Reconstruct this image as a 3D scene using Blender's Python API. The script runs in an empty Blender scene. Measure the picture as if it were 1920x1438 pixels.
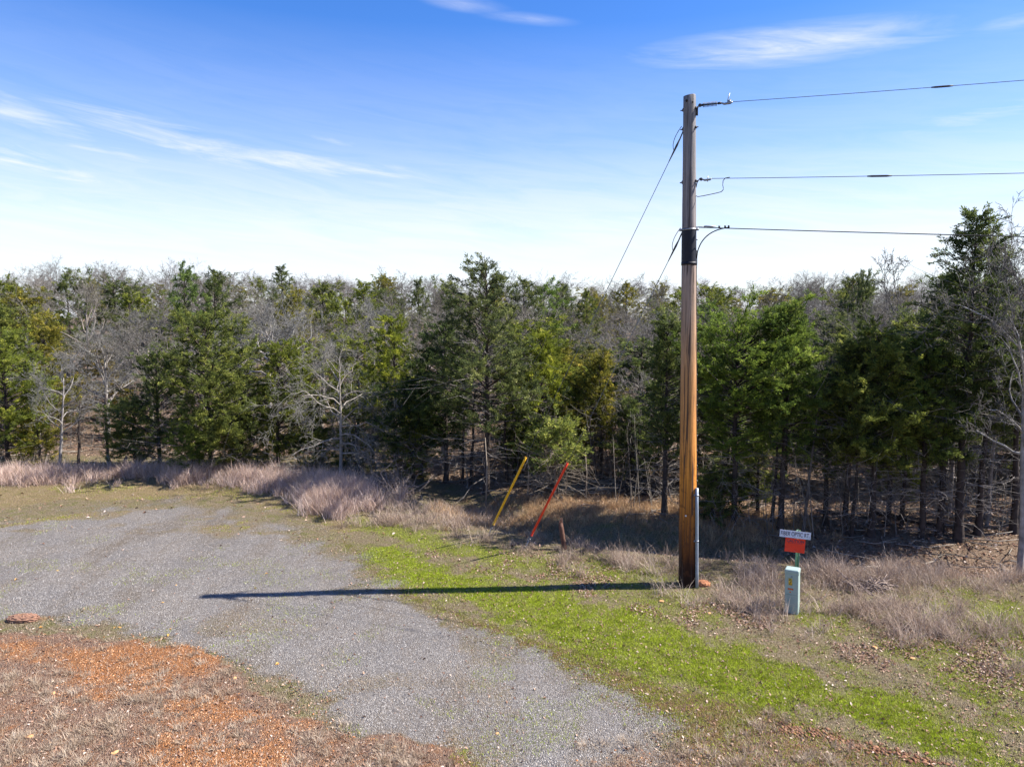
import bpy, math, random
import numpy as np
from mathutils import Vector

# ------------------------------------------------------------------ camera
CAMZ = 5.0
F = 1332.0                      # focal length in pixels of the 1920 px wide photograph
PITCH = math.radians(5.3)
scene = bpy.context.scene
C = scene.collection
cam_d = bpy.data.cameras.new('camera'); cam = bpy.data.objects.new('camera', cam_d); C.objects.link(cam)
cam.location = (0, 0, CAMZ); cam.rotation_euler = (math.pi / 2 - PITCH, 0, 0)
cam_d.sensor_width = 36; cam_d.lens = F / 1920 * 36; cam_d.clip_start = 0.1; cam_d.clip_end = 3000
scene.camera = cam

def ray(px, py):
    x = (px - 960) / F; y = -(py - 719) / F
    return Vector((x, math.cos(PITCH) + y * math.sin(PITCH), -math.sin(PITCH) + y * math.cos(PITCH)))
def gp(px, py, z=0.0):
    r = ray(px, py); t = (z - CAMZ) / r.z
    return Vector((r.x * t, r.y * t, z))
def at(px, py, Y):
    r = ray(px, py); t = Y / r.y
    return Vector((r.x * t, Y, CAMZ + r.z * t))

POLE = gp(1289, 1097)
pole_top = at(1293, 180, POLE.y)
shadow = gp(400, 1118) - POLE
SUN_EL = math.atan2(pole_top.z, shadow.length)
SUN_DIR = Vector((-shadow.x, -shadow.y, 0)).normalized()
SUN = Vector((SUN_DIR.x * math.cos(SUN_EL), SUN_DIR.y * math.cos(SUN_EL), math.sin(SUN_EL)))

# ------------------------------------------------------------------ light
sun_d = bpy.data.lights.new('sun', 'SUN'); sun_d.energy = 5.0; sun_d.angle = math.radians(0.5); sun_d.color = (1, 0.95, 0.87)
sun = bpy.data.objects.new('sun', sun_d); C.objects.link(sun)
sun.rotation_euler = SUN.to_track_quat('Z', 'Y').to_euler()
scene.view_settings.view_transform = 'Standard'; scene.view_settings.look = 'None'
scene.view_settings.gamma = 1.0; scene.view_settings.exposure = 1.28

class NT:
    """small helper for node trees"""
    def __init__(s, tree): s.t = tree; s.n = tree.nodes; s.l = tree.links
    def new(s, typ, **kw):
        n = s.n.new(typ)
        for k, v in kw.items(): setattr(n, k, v)
        return n
    def link(s, a, b): s.l.new(a, b)
    def _in(s, sock, v):
        if isinstance(v, bpy.types.NodeSocket): s.l.new(v, sock)
        else: sock.default_value = v
    def math(s, op, a, b=0.0, c=0.0, clamp=False):
        n = s.new('ShaderNodeMath', operation=op, use_clamp=clamp)
        s._in(n.inputs[0], a); s._in(n.inputs[1], b); s._in(n.inputs[2], c)
        return n.outputs[0]
    def mix(s, f, a, b, blend='MIX'):
        n = s.new('ShaderNodeMix', data_type='RGBA', blend_type=blend)
        s._in(n.inputs[0], f)
        for sock, v in ((n.inputs[6], a), (n.inputs[7], b)):
            if isinstance(v, tuple) and len(v) == 3: v = v + (1,)
            s._in(sock, v)
        return n.outputs[2]
    def ramp(s, f, stops, interp='LINEAR'):
        n = s.new('ShaderNodeValToRGB'); n.color_ramp.interpolation = interp
        el = n.color_ramp.elements
        while len(el) < len(stops): el.new(0.5)
        for e, (p, c) in zip(el, stops):
            e.position = p; e.color = (c if isinstance(c, tuple) else (c, c, c)) + (1,)
        s._in(n.inputs[0], f)
        return n.outputs[0]
    def noise(s, vec, scale, detail=4, rough=0.55, dist=0.0, out=0):
        n = s.new('ShaderNodeTexNoise'); s._in(n.inputs['Vector'], vec)
        n.inputs['Scale'].default_value = scale; n.inputs['Detail'].default_value = detail
        n.inputs['Roughness'].default_value = rough; n.inputs['Distortion'].default_value = dist
        return n.outputs[out]
    def mapping(s, vec, scale=(1, 1, 1), loc=(0, 0, 0), rot=(0, 0, 0)):
        n = s.new('ShaderNodeMapping'); s._in(n.inputs[0], vec)
        n.inputs['Scale'].default_value = scale; n.inputs['Location'].default_value = loc; n.inputs['Rotation'].default_value = rot
        return n.outputs[0]
    def attr(s, name, typ='GEOMETRY', out='Fac'):
        n = s.new('ShaderNodeAttribute', attribute_type=typ, attribute_name=name); return n.outputs[out]

world = bpy.data.worlds.new('World'); scene.world = world; world.use_nodes = True
w = NT(world.node_tree); w.n.clear()
sky = w.new('ShaderNodeTexSky', sky_type='NISHITA', sun_disc=False, sun_elevation=SUN_EL,
            sun_rotation=math.atan2(SUN_DIR.x, SUN_DIR.y), air_density=1.0, dust_density=0.3, ozone_density=2.0, altitude=200)
tc = w.new('ShaderNodeTexCoord').outputs['Generated']
sep = w.new('ShaderNodeSeparateXYZ'); w.link(tc, sep.inputs[0])
az = w.math('ARCTAN2', sep.outputs[0], sep.outputs[1]); el = w.math('ARCSINE', sep.outputs[2])
ae = w.new('ShaderNodeCombineXYZ'); w.link(az, ae.inputs[0]); w.link(el, ae.inputs[1]); ae = ae.outputs[0]
# thin high cirrus: streaks along the horizon, laid out by compass bearing and height in the sky
def px_ae(px, py):
    r = ray(px, py).normalized(); return math.atan2(r.x, r.y), math.asin(r.z)
wisp_vec = w.mapping(w.mapping(ae, rot=(0, 0, math.radians(7))), scale=(2.6, 22, 1))
wisp = w.noise(wisp_vec, 2.2, 10, 0.62, 0.9)
wisp_fine = w.noise(w.mapping(w.mapping(ae, rot=(0, 0, math.radians(4))), scale=(8, 60, 1)), 2.0, 8, 0.65, 0.6)
streaks = [  # px, py, half length, half height, tilt, weight
    (1470, 88, 150, 24, -1, .8), (1600, 84, 110, 14, -2, .5), (1850, 215, 130, 16, 6, .55), (1920, 40, 50, 10, 0, .4),
    (590, 312, 200, 20, -4, .85), (350, 268, 170, 26, -12, .75), (200, 405, 340, 46, 2, .7), (120, 335, 260, 30, 0, .6), (520, 440, 240, 26, 0, .6), (700, 316, 230, 12, 3, .5), (60, 225, 110, 22, -18, .8), (30, 300, 120, 26, -10, .9),
    (230, 285, 70, 22, -16, .55), (1118, 355, 50, 14, 0, .9), (610, 262, 90, 10, -8, .35), (1250, 295, 200, 12, 3, .3),
    (870, 8, 45, 9, -5, .3), (990, 36, 50, 7, -5, .25), (250, 370, 220, 20, 0, .45), (1500, 300, 150, 18, 6, .35)]
mask = None
for (px, py, hl, hh, tilt, wt) in streaks:
    a, e = px_ae(px, py)
    m = w.mapping(w.mapping(ae, loc=(-a, -e, 0)), rot=(0, 0, math.radians(-tilt)))
    m = w.mapping(m, scale=(F / hl, F / (hh * .8), 1))
    ln = w.new('ShaderNodeVectorMath', operation='LENGTH'); w.link(m, ln.inputs[0])
    g = w.math('MULTIPLY', w.math('SMOOTH_MAX', w.math('SUBTRACT', 1.0, w.math('MULTIPLY', ln.outputs['Value'], 0.5)), 0.0, 0.15), wt)
    mask = g if mask is None else w.math('MAXIMUM', mask, g)
streak_n = w.math('MULTIPLY', w.ramp(wisp, [(.30, 0.25), (.68, 1.0)]), w.ramp(wisp_fine, [(.2, .5), (.75, 1.0)]))
streak = w.math('MULTIPLY', mask, w.math('MULTIPLY', streak_n, 1.65), clamp=True)
low = w.ramp(w.math('DIVIDE', el, 0.5), [(0.0, .88), (.10, .84), (.22, .78), (.32, .55), (.45, .24), (.75, 0.0)])
low = w.math('MULTIPLY', low, w.ramp(wisp, [(.3, .72), (.6, 1.06)]), clamp=True)
cloud = w.math('MAXIMUM', streak, low, clamp=True)
hs = w.new('ShaderNodeHueSaturation'); hs.inputs['Hue'].default_value = .516; hs.inputs['Saturation'].default_value = 1.38; hs.inputs['Value'].default_value = 1.0
w.link(sky.outputs[0], hs.inputs['Color'])
col = w.mix(cloud, hs.outputs[0], (4.5, 4.65, 5.15))
bg = w.new('ShaderNodeBackground'); bg.inputs['Strength'].default_value = 0.093
w.link(col, bg.inputs[0])
wo = w.new('ShaderNodeOutputWorld'); w.link(bg.outputs[0], wo.inputs[0])

# ------------------------------------------------------------------ helpers
rng = np.random.default_rng(11); random.seed(11)
def U(a, b, n=None): return rng.uniform(a, b, n)

_tab = np.random.default_rng(5).random((256, 256))
def vnoise(x, y, s=1.0, off=0):
    x = np.asarray(x, float) * s + 37.3 + off; y = np.asarray(y, float) * s + 91.7 + off
    xi = np.floor(x).astype(int); yi = np.floor(y).astype(int); fx = x - xi; fy = y - yi
    fx = fx * fx * (3 - 2 * fx); fy = fy * fy * (3 - 2 * fy)
    a = _tab[xi % 256, yi % 256]; b = _tab[(xi + 1) % 256, yi % 256]; c = _tab[xi % 256, (yi + 1) % 256]; d = _tab[(xi + 1) % 256, (yi + 1) % 256]
    return (a * (1 - fx) + b * fx) * (1 - fy) + (c * (1 - fx) + d * fx) * fy
def fbm(x, y, s=1.0, off=0): return (vnoise(x, y, s, off) + .5 * vnoise(x, y, 2.1 * s, off + 9) + .25 * vnoise(x, y, 4.3 * s, off + 21)) / 1.75
def sstep(a, b, x):
    t = np.clip((x - a) / (b - a), 0, 1); return t * t * (3 - 2 * t)

def seg_dist(P, A, B):
    d = B - A; t = np.clip(((P - A) @ d) / (d @ d), 0, 1)
    return np.hypot(*(P - A - t[:, None] * d).T)
def line_dist(x, y, line):
    P = np.stack([np.ravel(x), np.ravel(y)], 1); D = np.full(len(P), 1e9)
    for A, B in zip(line[:-1], line[1:]): D = np.minimum(D, seg_dist(P, np.array(A), np.array(B)))
    return D.reshape(np.shape(x))
def poly_sd(x, y, poly):                      # positive inside
    P = np.stack([np.ravel(x), np.ravel(y)], 1); D = np.full(len(P), 1e9); ins = np.zeros(len(P), bool)
    n = len(poly)
    for i in range(n):
        A = np.array(poly[i], float); B = np.array(poly[(i + 1) % n], float)
        D = np.minimum(D, seg_dist(P, A, B))
        c = (A[1] > P[:, 1]) != (B[1] > P[:, 1])
        with np.errstate(divide='ignore', invalid='ignore'):
            xx = (B[0] - A[0]) * (P[:, 1] - A[1]) / (B[1] - A[1] if B[1] != A[1] else 1e-9) + A[0]
        ins ^= c & (P[:, 0] < xx)
    return np.where(ins, D, -D).reshape(np.shape(x))
def pw(*pts): return [tuple(gp(px, py))[:2] for px, py in pts]

DITCH = [(-2.6, 21.2), (-0.6, 18.2), (1.4, 16.6), (4.2, 15.7), (7.5, 14.9), (12, 14.2), (30, 12)]
def H(x, y):
    x = np.asarray(x, float); y = np.asarray(y, float)
    z = 0.05 * (fbm(x, y, .45) - .5) + .02 * (fbm(x, y, 1.6, 4) - .5)
    dd = line_dist(x, y, DITCH)
    z = z - 0.42 * np.exp(-(dd / 0.85) ** 2) * sstep(-3.4, -0.5, x)
    z = z + 0.25 * sstep(18.5, 23, y) * sstep(-2, 1, x)                     # wood floor lies a little higher
    z = z + 3.0 * sstep(30, 95, y) + 1.2 * sstep(28, 60, y) * sstep(2, -25, x)
    z = z + 0.05 * sstep(9.2, 7.2, y + x * .1) * sstep(1, -2, x)            # dirt bank in front
    return z
def Hs(x, y): return float(H(np.array([x]), np.array([y]))[0])

def mesh_np(name, V, faces, rnd=None, attrs=None, smooth=False):
    """faces: list of int arrays (n,3) or (n,4)"""
    me = bpy.data.meshes.new(name)
    V = np.asarray(V, np.float32)
    me.vertices.add(len(V)); me.vertices.foreach_set('co', V.ravel())
    fl = [np.asarray(f, np.int32) for f in faces if len(f)]
    loops = np.concatenate([f.ravel() for f in fl]); tot = np.concatenate([np.full(len(f), f.shape[1], np.int32) for f in fl])
    st = np.concatenate([[0], np.cumsum(tot)[:-1]]).astype(np.int32)
    me.loops.add(len(loops)); me.loops.foreach_set('vertex_index', loops)
    me.polygons.add(len(tot)); me.polygons.foreach_set('loop_start', st)
    if smooth: me.polygons.foreach_set('use_smooth', np.ones(len(tot), bool))
    me.update(calc_edges=True)
    at_ = dict(attrs or {})
    if rnd is not None: at_['rnd'] = rnd
    for k, a in at_.items():
        at2 = me.attributes.new(k, 'FLOAT', 'POINT'); at2.data.foreach_set('value', np.asarray(a, np.float32))
    return me

def obj(name, me, mat=None, parent=None, loc=None):
    o = bpy.data.objects.new(name, me); C.objects.link(o)
    if mat is not None and me is not None and not me.materials: me.materials.append(mat)
    if parent is not None: o.parent = parent
    if loc is not None: o.location = loc
    return o
def tag(o, label=None, cat=None, group=None, kind=None):
    if label: o['label'] = label
    if cat: o['category'] = cat
    if group: o['group'] = group
    if kind: o['kind'] = kind
    return o
def empty(name, loc, label, cat, group=None):
    o = bpy.data.objects.new(name, None); C.objects.link(o); o.location = loc; o.empty_display_size = .2
    return tag(o, label, cat, group)

class MB:
    """gathers tubes, boxes and plates into one mesh"""
    def __init__(s): s.V = []; s.T = []; s.Q = []; s.R = []; s.n = 0
    def raw(s, V, T=None, Q=None, r=0.5):
        V = np.asarray(V, float)
        if T is not None and len(T): s.T.append(np.asarray(T) + s.n)
        if Q is not None and len(Q): s.Q.append(np.asarray(Q) + s.n)
        s.V.append(V); s.R.append(np.full(len(V), r)); s.n += len(V)
    def tube(s, P, R, sides=4, r=0.5, cap=True):
        P = np.asarray(P, float); n = len(P); R = np.broadcast_to(np.asarray(R, float), (n,))
        T = np.gradient(P, axis=0); T /= np.linalg.norm(T, axis=1)[:, None] + 1e-9
        m = T.mean(0)
        ref = np.array([0, 0, 1.]) if abs(m[2]) < .8 * np.linalg.norm(m) + 1e-9 else np.array([1., 0, 0])
        A = np.cross(T, ref); A /= np.linalg.norm(A, axis=1)[:, None] + 1e-9; B = np.cross(T, A)
        th = np.arange(sides) * 2 * np.pi / sides
        V = P[:, None] + R[:, None, None] * (np.cos(th)[None, :, None] * A[:, None] + np.sin(th)[None, :, None] * B[:, None])
        i = np.arange(n - 1)[:, None] * sides; j = np.arange(sides)[None]; k = (j + 1) % sides
        Q = np.stack([i + j, i + k, i + sides + k, i + sides + j], -1).reshape(-1, 4)
        V = V.reshape(-1, 3); Tt = []
        if cap:
            V = np.concatenate([V, P[:1], P[-1:]]); c0 = n * sides
            for q in range(sides):
                Tt.append((c0, (q + 1) % sides, q)); Tt.append((c0 + 1, (n - 1) * sides + q, (n - 1) * sides + (q + 1) % sides))
        s.raw(V, Tt, Q, r)
    def box(s, c, h, ax=None, r=0.5):
        c = np.asarray(c, float); h = np.asarray(h, float); ax = np.eye(3) if ax is None else np.asarray(ax)
        S = np.array([[a, b, d] for a in (-1, 1) for b in (-1, 1) for d in (-1, 1)], float) * h
        s.raw(c + S @ ax, None, [(0, 1, 3, 2), (4, 6, 7, 5), (0, 4, 5, 1), (2, 3, 7, 6), (0, 2, 6, 4), (1, 5, 7, 3)], r)
    def disc(s, c, axis, rad, th, sides=16, r=0.5):
        c = np.asarray(c, float); a = np.asarray(axis, float); a /= np.linalg.norm(a)
        s.tube([c - a * th / 2, c + a * th / 2], [rad, rad], sides, r)
    def mesh(s, name, smooth=False):
        f = []
        if s.T: f.append(np.concatenate(s.T))
        if s.Q: f.append(np.concatenate(s.Q))
        return mesh_np(name, np.concatenate(s.V), f, np.concatenate(s.R), smooth=smooth)

def bez(P0, P1, P2, n=8):
    t = np.linspace(0, 1, n)[:, None]; P0, P1, P2 = map(lambda v: np.array(v, float), (P0, P1, P2))
    return (1 - t) ** 2 * P0 + 2 * t * (1 - t) * P1 + t * t * P2

# ------------------------------------------------------------------ materials
def new_mat(name):
    m = bpy.data.materials.new(name); m.use_nodes = True
    t = NT(m.node_tree); b = t.n['Principled BSDF']; b.inputs['Roughness'].default_value = .8
    return m, t, b
def simple(name, col, rough=.6, metal=0.0, var=.25, scale=20, spec=.4):
    m, t, b = new_mat(name)
    pos = t.new('ShaderNodeTexCoord').outputs['Object']
    n = t.noise(pos, scale, 5)
    t.link(t.mix(1.0, (col + (1,)), t.ramp(n, [(.3, 1 - var), (.7, 1 + var * .6)]), 'MULTIPLY'), b.inputs['Base Color'])
    b.inputs['Roughness'].default_value = rough; b.inputs['Metallic'].default_value = metal; b.inputs['Specular IOR Level'].default_value = spec
    return m
def ramp_mat(name, stops, rough=.85, trans=0.0, tint=False, clump=None):
    """colour from the 'rnd' attribute, times the object's own colour; some light passes through the leaves"""
    m, t, b = new_mat(name)
    c = t.ramp(t.attr('rnd'), stops)
    if clump:
        pos = t.new('ShaderNodeNewGeometry').outputs['Position']
        c = t.mix(1.0, c, t.ramp(t.noise(pos, clump, 3), [(.3, .6), (.7, 1.35)]), 'MULTIPLY')
    if tint:
        oi = t.new('ShaderNodeObjectInfo'); c = t.mix(1.0, c, oi.outputs['Color'], 'MULTIPLY')
    t.link(c, b.inputs['Base Color']); b.inputs['Roughness'].default_value = rough; b.inputs['Specular IOR Level'].default_value = .15
    if trans > 0:
        tr = t.new('ShaderNodeBsdfTranslucent'); t.link(c, tr.inputs[0])
        mx = t.new('ShaderNodeMixShader'); mx.inputs[0].default_value = trans
        t.link(b.outputs[0], mx.inputs[1]); t.link(tr.outputs[0], mx.inputs[2])
        t.link(mx.outputs[0], t.n['Material Output'].inputs[0])
    return m
M_CEDAR = ramp_mat('cedar_foliage', [(0, (.044, .055, .026)), (.4, (.112, .130, .040)), (.75, (.215, .232, .052)), (1, (.38, .35, .11))], trans=.42, tint=True)
M_BARKD = ramp_mat('cedar_bark', [(0, (.028, .022, .020)), (.75, (.080, .062, .054)), (.9, (.12, .10, .09)), (1, (.30, .27, .25))], clump=9)
M_BARKP = ramp_mat('oak_bark', [(0, (.17, .15, .135)), (1, (.36, .33, .30))], tint=True, clump=5)
M_TWIG = ramp_mat('oak_twigs', [(0, (.105, .10, .09)), (1, (.27, .26, .24))], tint=True)
M_GREEN = ramp_mat('green_grass', [(0, (.34, .26, .10)), (.15, (.22, .23, .035)), (.55, (.30, .38, .02)), (1, (.48, .56, .05))], trans=.3, clump=7)
M_DRY = ramp_mat('dry_grass', [(0, (.18, .12, .08)), (.5, (.37, .28, .20)), (1, (.58, .48, .37))], trans=.2)
M_PINK = ramp_mat('bluestem_grass', [(0, (.22, .17, .09)), (.25, (.40, .28, .21)), (.6, (.60, .45, .38)), (1, (.78, .65, .57))], trans=.3)
M_STRAW = ramp_mat('straw_grass', [(0, (.24, .14, .07)), (.5, (.46, .30, .17)), (1, (.62, .46, .28))], trans=.25)
M_LEAF = ramp_mat('dead_leaves', [(0, (.10, .05, .03)), (.45, (.26, .15, .10)), (.85, (.44, .30, .22)), (1, (.62, .50, .42))], trans=.1)
M_STONE = ramp_mat('gravel_stones', [(0, (.13, .115, .10)), (.4, (.29, .265, .243)), (.9, (.43, .40, .37)), (1, (.66, .61, .56))])
M_RED = ramp_mat('clay_stones', [(0, (.22, .08, .03)), (.6, (.48, .21, .08)), (1, (.66, .42, .25))])
M_YELLOW = ramp_mat('yellow_leaf', [(0, (.55, .24, .05)), (1, (.68, .40, .12))], trans=.1)

# ------------------------------------------------------------------ ground masks
GRAVEL = pw((-700, 1010), (-300, 995), (0, 975), (120, 955), (300, 942), (440, 948), (540, 975), (620, 1015), (680, 1065), (760, 1120), (870, 1170), (985, 1215),
            (1090, 1275), (1170, 1330), (1270, 1385), (1360, 1450), (1500, 1560), (800, 1560), (640, 1400), (580, 1330), (500, 1275), (400, 1225), (270, 1190), (130, 1178), (0, 1172), (-300, 1160), (-700, 1150))
DIRT = pw((-500, 1175), (0, 1185), (130, 1185), (270, 1200), (400, 1235), (500, 1290), (580, 1345), (660, 1385), (830, 1398), (900, 1450), (960, 1600), (-500, 1600))
GREEN = pw((690, 1025), (780, 1035), (900, 1075), (1060, 1110), (1200, 1150), (1330, 1195), (1500, 1250), (1700, 1320), (1930, 1420), (2300, 1560), (1980, 1560), (1760, 1420), (1560, 1350),
           (1400, 1310), (1230, 1275), (1080, 1215), (960, 1180), (840, 1130), (740, 1095))
WORN = pw((640, 1010), (720, 1090), (840, 1140), (960, 1190), (1080, 1225), (1230, 1285), (1400, 1325), (1560, 1365), (1760, 1440), (1900, 1520), (1500, 1560),
          (1360, 1450), (1270, 1385), (1170, 1330), (1090, 1275), (985, 1215), (870, 1170), (760, 1120))
LAWN2 = pw((640, 960), (760, 985), (900, 1010), (1010, 1035), (1180, 1050), (1270, 1075), (1250, 1100), (1100, 1100), (900, 1060), (760, 1030), (680, 1010))
FIELD = pw((-800, 1000), (0, 955), (130, 940), (420, 935), (560, 970), (640, 1000), (760, 985), (640, 950), (540, 925), (460, 900), (0, 905), (-800, 925))
RIGHTG = pw((1800, 1105), (1920, 1130), (2100, 1180), (2100, 1330), (1920, 1300), (1780, 1200), (1700, 1130))
VERGE = pw((690, 1040), (700, 990), (900, 985), (1260, 1060), (1500, 1090), (1920, 1120), (2300, 1160), (2300, 1500), (1920, 1400), (1600, 1290), (1300, 1190), (1000, 1100), (850, 1070))
SOIL2 = pw((1120, 1400), (1280, 1375), (1440, 1345), (1560, 1372), (1720, 1420), (1800, 1520), (1050, 1540))
BARE = [pw((80, 1240), (130, 1205), (330, 1188), (430, 1222), (400, 1262), (290, 1300), (170, 1305)), pw((270, 1320), (400, 1290), (520, 1325), (650, 1395), (560, 1412), (430, 1360)), pw((300, 1400), (420, 1385), (600, 1440), (560, 1520), (330, 1500)), pw((-60, 1200), (70, 1195), (60, 1225), (-60, 1240))]
def masks(x, y):
    nz = (fbm(x, y, 1.1, 3) - .5); nf = (fbm(x, y, 4.5, 7) - .5)
    gs = poly_sd(x, y, GRAVEL); far_ = sstep(12.5, 18, y)
    g = sstep(-.35 - .9 * far_, .45 + 1.3 * far_, gs + (1.3 + 1.5 * far_) * nz + .5 * nf)
    patch = sstep(.56, .68, fbm(x, y * 1.6, .75, 210)) * sstep(3.4, .6, gs); g = g * (1 - .42 * patch) * (1 - .5 * far_ * sstep(.5, .66, fbm(x, y * 1.8, 1.1, 230)))
    d = sstep(-.2, .25, poly_sd(x, y, DIRT) + .6 * nz + .3 * nf)
    d = np.maximum(d, .46 * sstep(-.3, .4, poly_sd(x, y, SOIL2) + .8 * nz + .5 * nf))
    gr = sstep(-.5, .75, poly_sd(x, y, GREEN) + .12 + 1.2 * nz + .9 * nf) * (.78 + .22 * sstep(.36, .58, fbm(x, y, 2.3, 260)))
    gr = np.maximum(gr, .55 * sstep(-.3, .6, poly_sd(x, y, LAWN2) + 1.2 * nz))
    gr = np.maximum(gr, .55 * sstep(-.3, .6, poly_sd(x, y, RIGHTG) + 1.6 * nz))
    gr = np.maximum(gr, .40 * sstep(-.3, .6, poly_sd(x, y, VERGE) + 1.2 * nz) * sstep(.4, .6, fbm(x, y, .9, 31)))
    fd = np.maximum(sstep(-.4, .6, poly_sd(x, y, FIELD) + 1.0 * nz), .9 * sstep(.2, 1.0, gs))
    wn = sstep(-.35, .3, poly_sd(x, y, WORN) + .4 * nz)
    edge = np.interp(x, [-40, -10, -6, -2.5, 1, 4, 8, 12, 40], [26, 25.2, 25.3, 22.0, 18.6, 17.4, 13.9, 13.1, 10]) + 1.2 * nz
    wood = sstep(-.4, .6, y - edge)
    g = g * (1 - d)
    br = np.max([sstep(-.45, .4, poly_sd(x, y, q) + 1.2 * nz + .8 * nf) for q in BARE], 0)
    return dict(bare=br, gravel=g, soil=d, green=gr * (1 - d * .95), field=fd, worn=wn, wood=wood)

m, t, b = new_mat('ground'); M_GROUND = m
pos = t.new('ShaderNodeNewGeometry').outputs['Position']
n_big = t.noise(pos, .7, 5, .6); n_mid = t.noise(pos, 3.5, 6, .62); n_fine = t.noise(pos, 24, 6, .7); n_vf = t.noise(pos, 75, 4, .7)
def vor(scale, out='Color'):
    v = t.new('ShaderNodeTexVoronoi'); t.link(pos, v.inputs['Vector']); v.inputs['Scale'].default_value = scale; return v.outputs[out]
vc = vor(75); sepv = t.new('ShaderNodeSeparateColor'); t.link(vc, sepv.inputs[0])
vd = vor(75, 'Distance')
gravel_c = t.ramp(sepv.outputs[0], [(0, (.21, .188, .17)), (.35, (.305, .278, .255)), (.75, (.38, .35, .322)), (1, (.53, .49, .45))])
gravel_c = t.mix(1.0, gravel_c, t.ramp(n_big, [(.3, (.88, .89, .92)), (.7, (1.08, 1.05, 1.02))]), 'MULTIPLY')
n_track = t.noise(t.mapping(pos, rot=(0, 0, math.radians(38)), scale=(1, .22, 1)), 1.1, 6, .65, .6)
gravel_c = t.mix(t.math('MULTIPLY', t.ramp(n_mid, [(.5, 0.0), (.72, 1.0)]), .4), gravel_c, (.27, .215, .155))
gravel_c = t.mix(t.math('MULTIPLY', t.ramp(n_track, [(.50, 0.0), (.66, 1.0)]), .55), gravel_c, (.22, .17, .115))
thatch = t.ramp(n_fine, [(.25, (.12, .085, .045)), (.5, (.30, .235, .14)), (.75, (.50, .42, .29))])
thatch = t.mix(t.ramp(n_mid, [(.46, 0.0), (.66, .55)]), thatch, t.ramp(n_fine, [(.3, (.10, .115, .02)), (.7, (.27, .31, .05))]))
dirt_th = t.ramp(n_fine, [(.25, (.13, .075, .05)), (.5, (.30, .20, .15)), (.75, (.47, .36, .29))])
green_c = t.mix(t.ramp(n_mid, [(.4, 0.0), (.62, .75)]), t.ramp(n_fine, [(.25, (.12, .14, .015)), (.5, (.27, .34, .018)), (.75, (.40, .48, .04))]), t.ramp(n_fine, [(.3, (.12, .10, .04)), (.7, (.36, .31, .14))]))
soil_c = t.ramp(n_fine, [(.25, (.24, .09, .035)), (.5, (.46, .20, .08)), (.75, (.62, .35, .19))])
field_c = t.ramp(n_fine, [(.3, (.19, .13, .06)), (.55, (.40, .30, .16)), (.8, (.54, .43, .26))])
worn_c = t.ramp(n_fine, [(.3, (.13, .07, .035)), (.55, (.29, .18, .09)), (.8, (.42, .30, .17))])
wood_c = t.ramp(n_fine, [(.3, (.10, .065, .04)), (.5, (.32, .22, .15)), (.7, (.56, .43, .32))])
A = lambda k: t.attr(k)
def thr(a, nz, lo=.4, hi=.6, amt=.8):
    return t.ramp(t.math('ADD', a, t.math('MULTIPLY', t.math('SUBTRACT', nz, .5), amt)), [(lo, 0.0), (hi, 1.0)])
c = thatch
c = t.mix(thr(A('field'), n_mid, .25, .7), c, t.mix(t.ramp(n_mid, [(.5, 0.0), (.66, .6)]), field_c, green_c))
c = t.mix(thr(A('green'), n_mid, .25, .65, 1.1), c, green_c)
c = t.mix(thr(A('worn'), n_mid, .35, .7, 1.2), c, t.mix(t.ramp(n_mid, [(.4, 0.0), (.6, .7)]), worn_c, t.ramp(n_fine, [(.3, (.09, .095, .015)), (.7, (.24, .27, .05))])))
c = t.mix(thr(A('gravel'), n_fine, .3, .72, 1.5), c, gravel_c)
c = t.mix(thr(A('soil'), n_mid, .3, .6), c, t.mix(thr(A('bare'), n_fine, .45, 1.05, 1.3), t.mix(t.ramp(n_mid, [(.5, .15), (.68, .7)]), dirt_th, soil_c), soil_c))
c = t.mix(A('wood'), c, wood_c)
t.link(c, b.inputs['Base Color']); b.inputs['Roughness'].default_value = .95; b.inputs['Specular IOR Level'].default_value = .1
bp = t.new('ShaderNodeBump'); bp.inputs['Strength'].default_value = .8; bp.inputs['Distance'].default_value = .03
t.link(t.math('ADD', t.math('MULTIPLY', n_fine, .8), t.math('ADD', t.math('MULTIPLY', vd, -8.0), n_vf)), bp.inputs['Height'])
t.link(bp.outputs[0], b.inputs['Normal'])

def axis(dense, step, far):
    lo, hi = dense; d = np.arange(lo, hi, step); out = [d]; s = step; a = hi; ext = []
    while a < far[1]: s *= 1.12; ext.append(a); a += s
    ext.append(far[1]); s = step; a = lo - step; pre = []
    while a > far[0]: s *= 1.12; pre.append(a); a -= s
    pre.append(far[0])
    return np.concatenate([np.array(pre[::-1]), d, np.array(ext)])
xs = axis((-13, 14), .075, (-900, 900)); ys = axis((5, 28), .075, (-300, 1500))
X, Y = np.meshgrid(xs, ys)
MK = masks(X, Y); Z = H(X, Y)
nx, ny = len(xs), len(ys)
ii, jj = np.meshgrid(np.arange(nx - 1), np.arange(ny - 1)); q0 = (jj * nx + ii).ravel()
QA = np.stack([q0, q0 + 1, q0 + nx + 1, q0 + nx], 1)
def _grid(x, y):
    x = np.asarray(x, float); y = np.asarray(y, float)
    i = np.clip(np.searchsorted(xs, x) - 1, 0, nx - 2); j = np.clip(np.searchsorted(ys, y) - 1, 0, ny - 2)
    return i, j, (x - xs[i]) / (xs[i + 1] - xs[i]), (y - ys[j]) / (ys[j + 1] - ys[j])
def masks(x, y):
    i, j, fx, fy = _grid(x, y); i = i + (fx > .5); j = j + (fy > .5)
    return {k: v[j, i] for k, v in MK.items()}
def H(x, y):
    i, j, fx, fy = _grid(x, y)
    return (Z[j, i] * (1 - fx) + Z[j, i + 1] * fx) * (1 - fy) + (Z[j + 1, i] * (1 - fx) + Z[j + 1, i + 1] * fx) * fy
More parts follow.
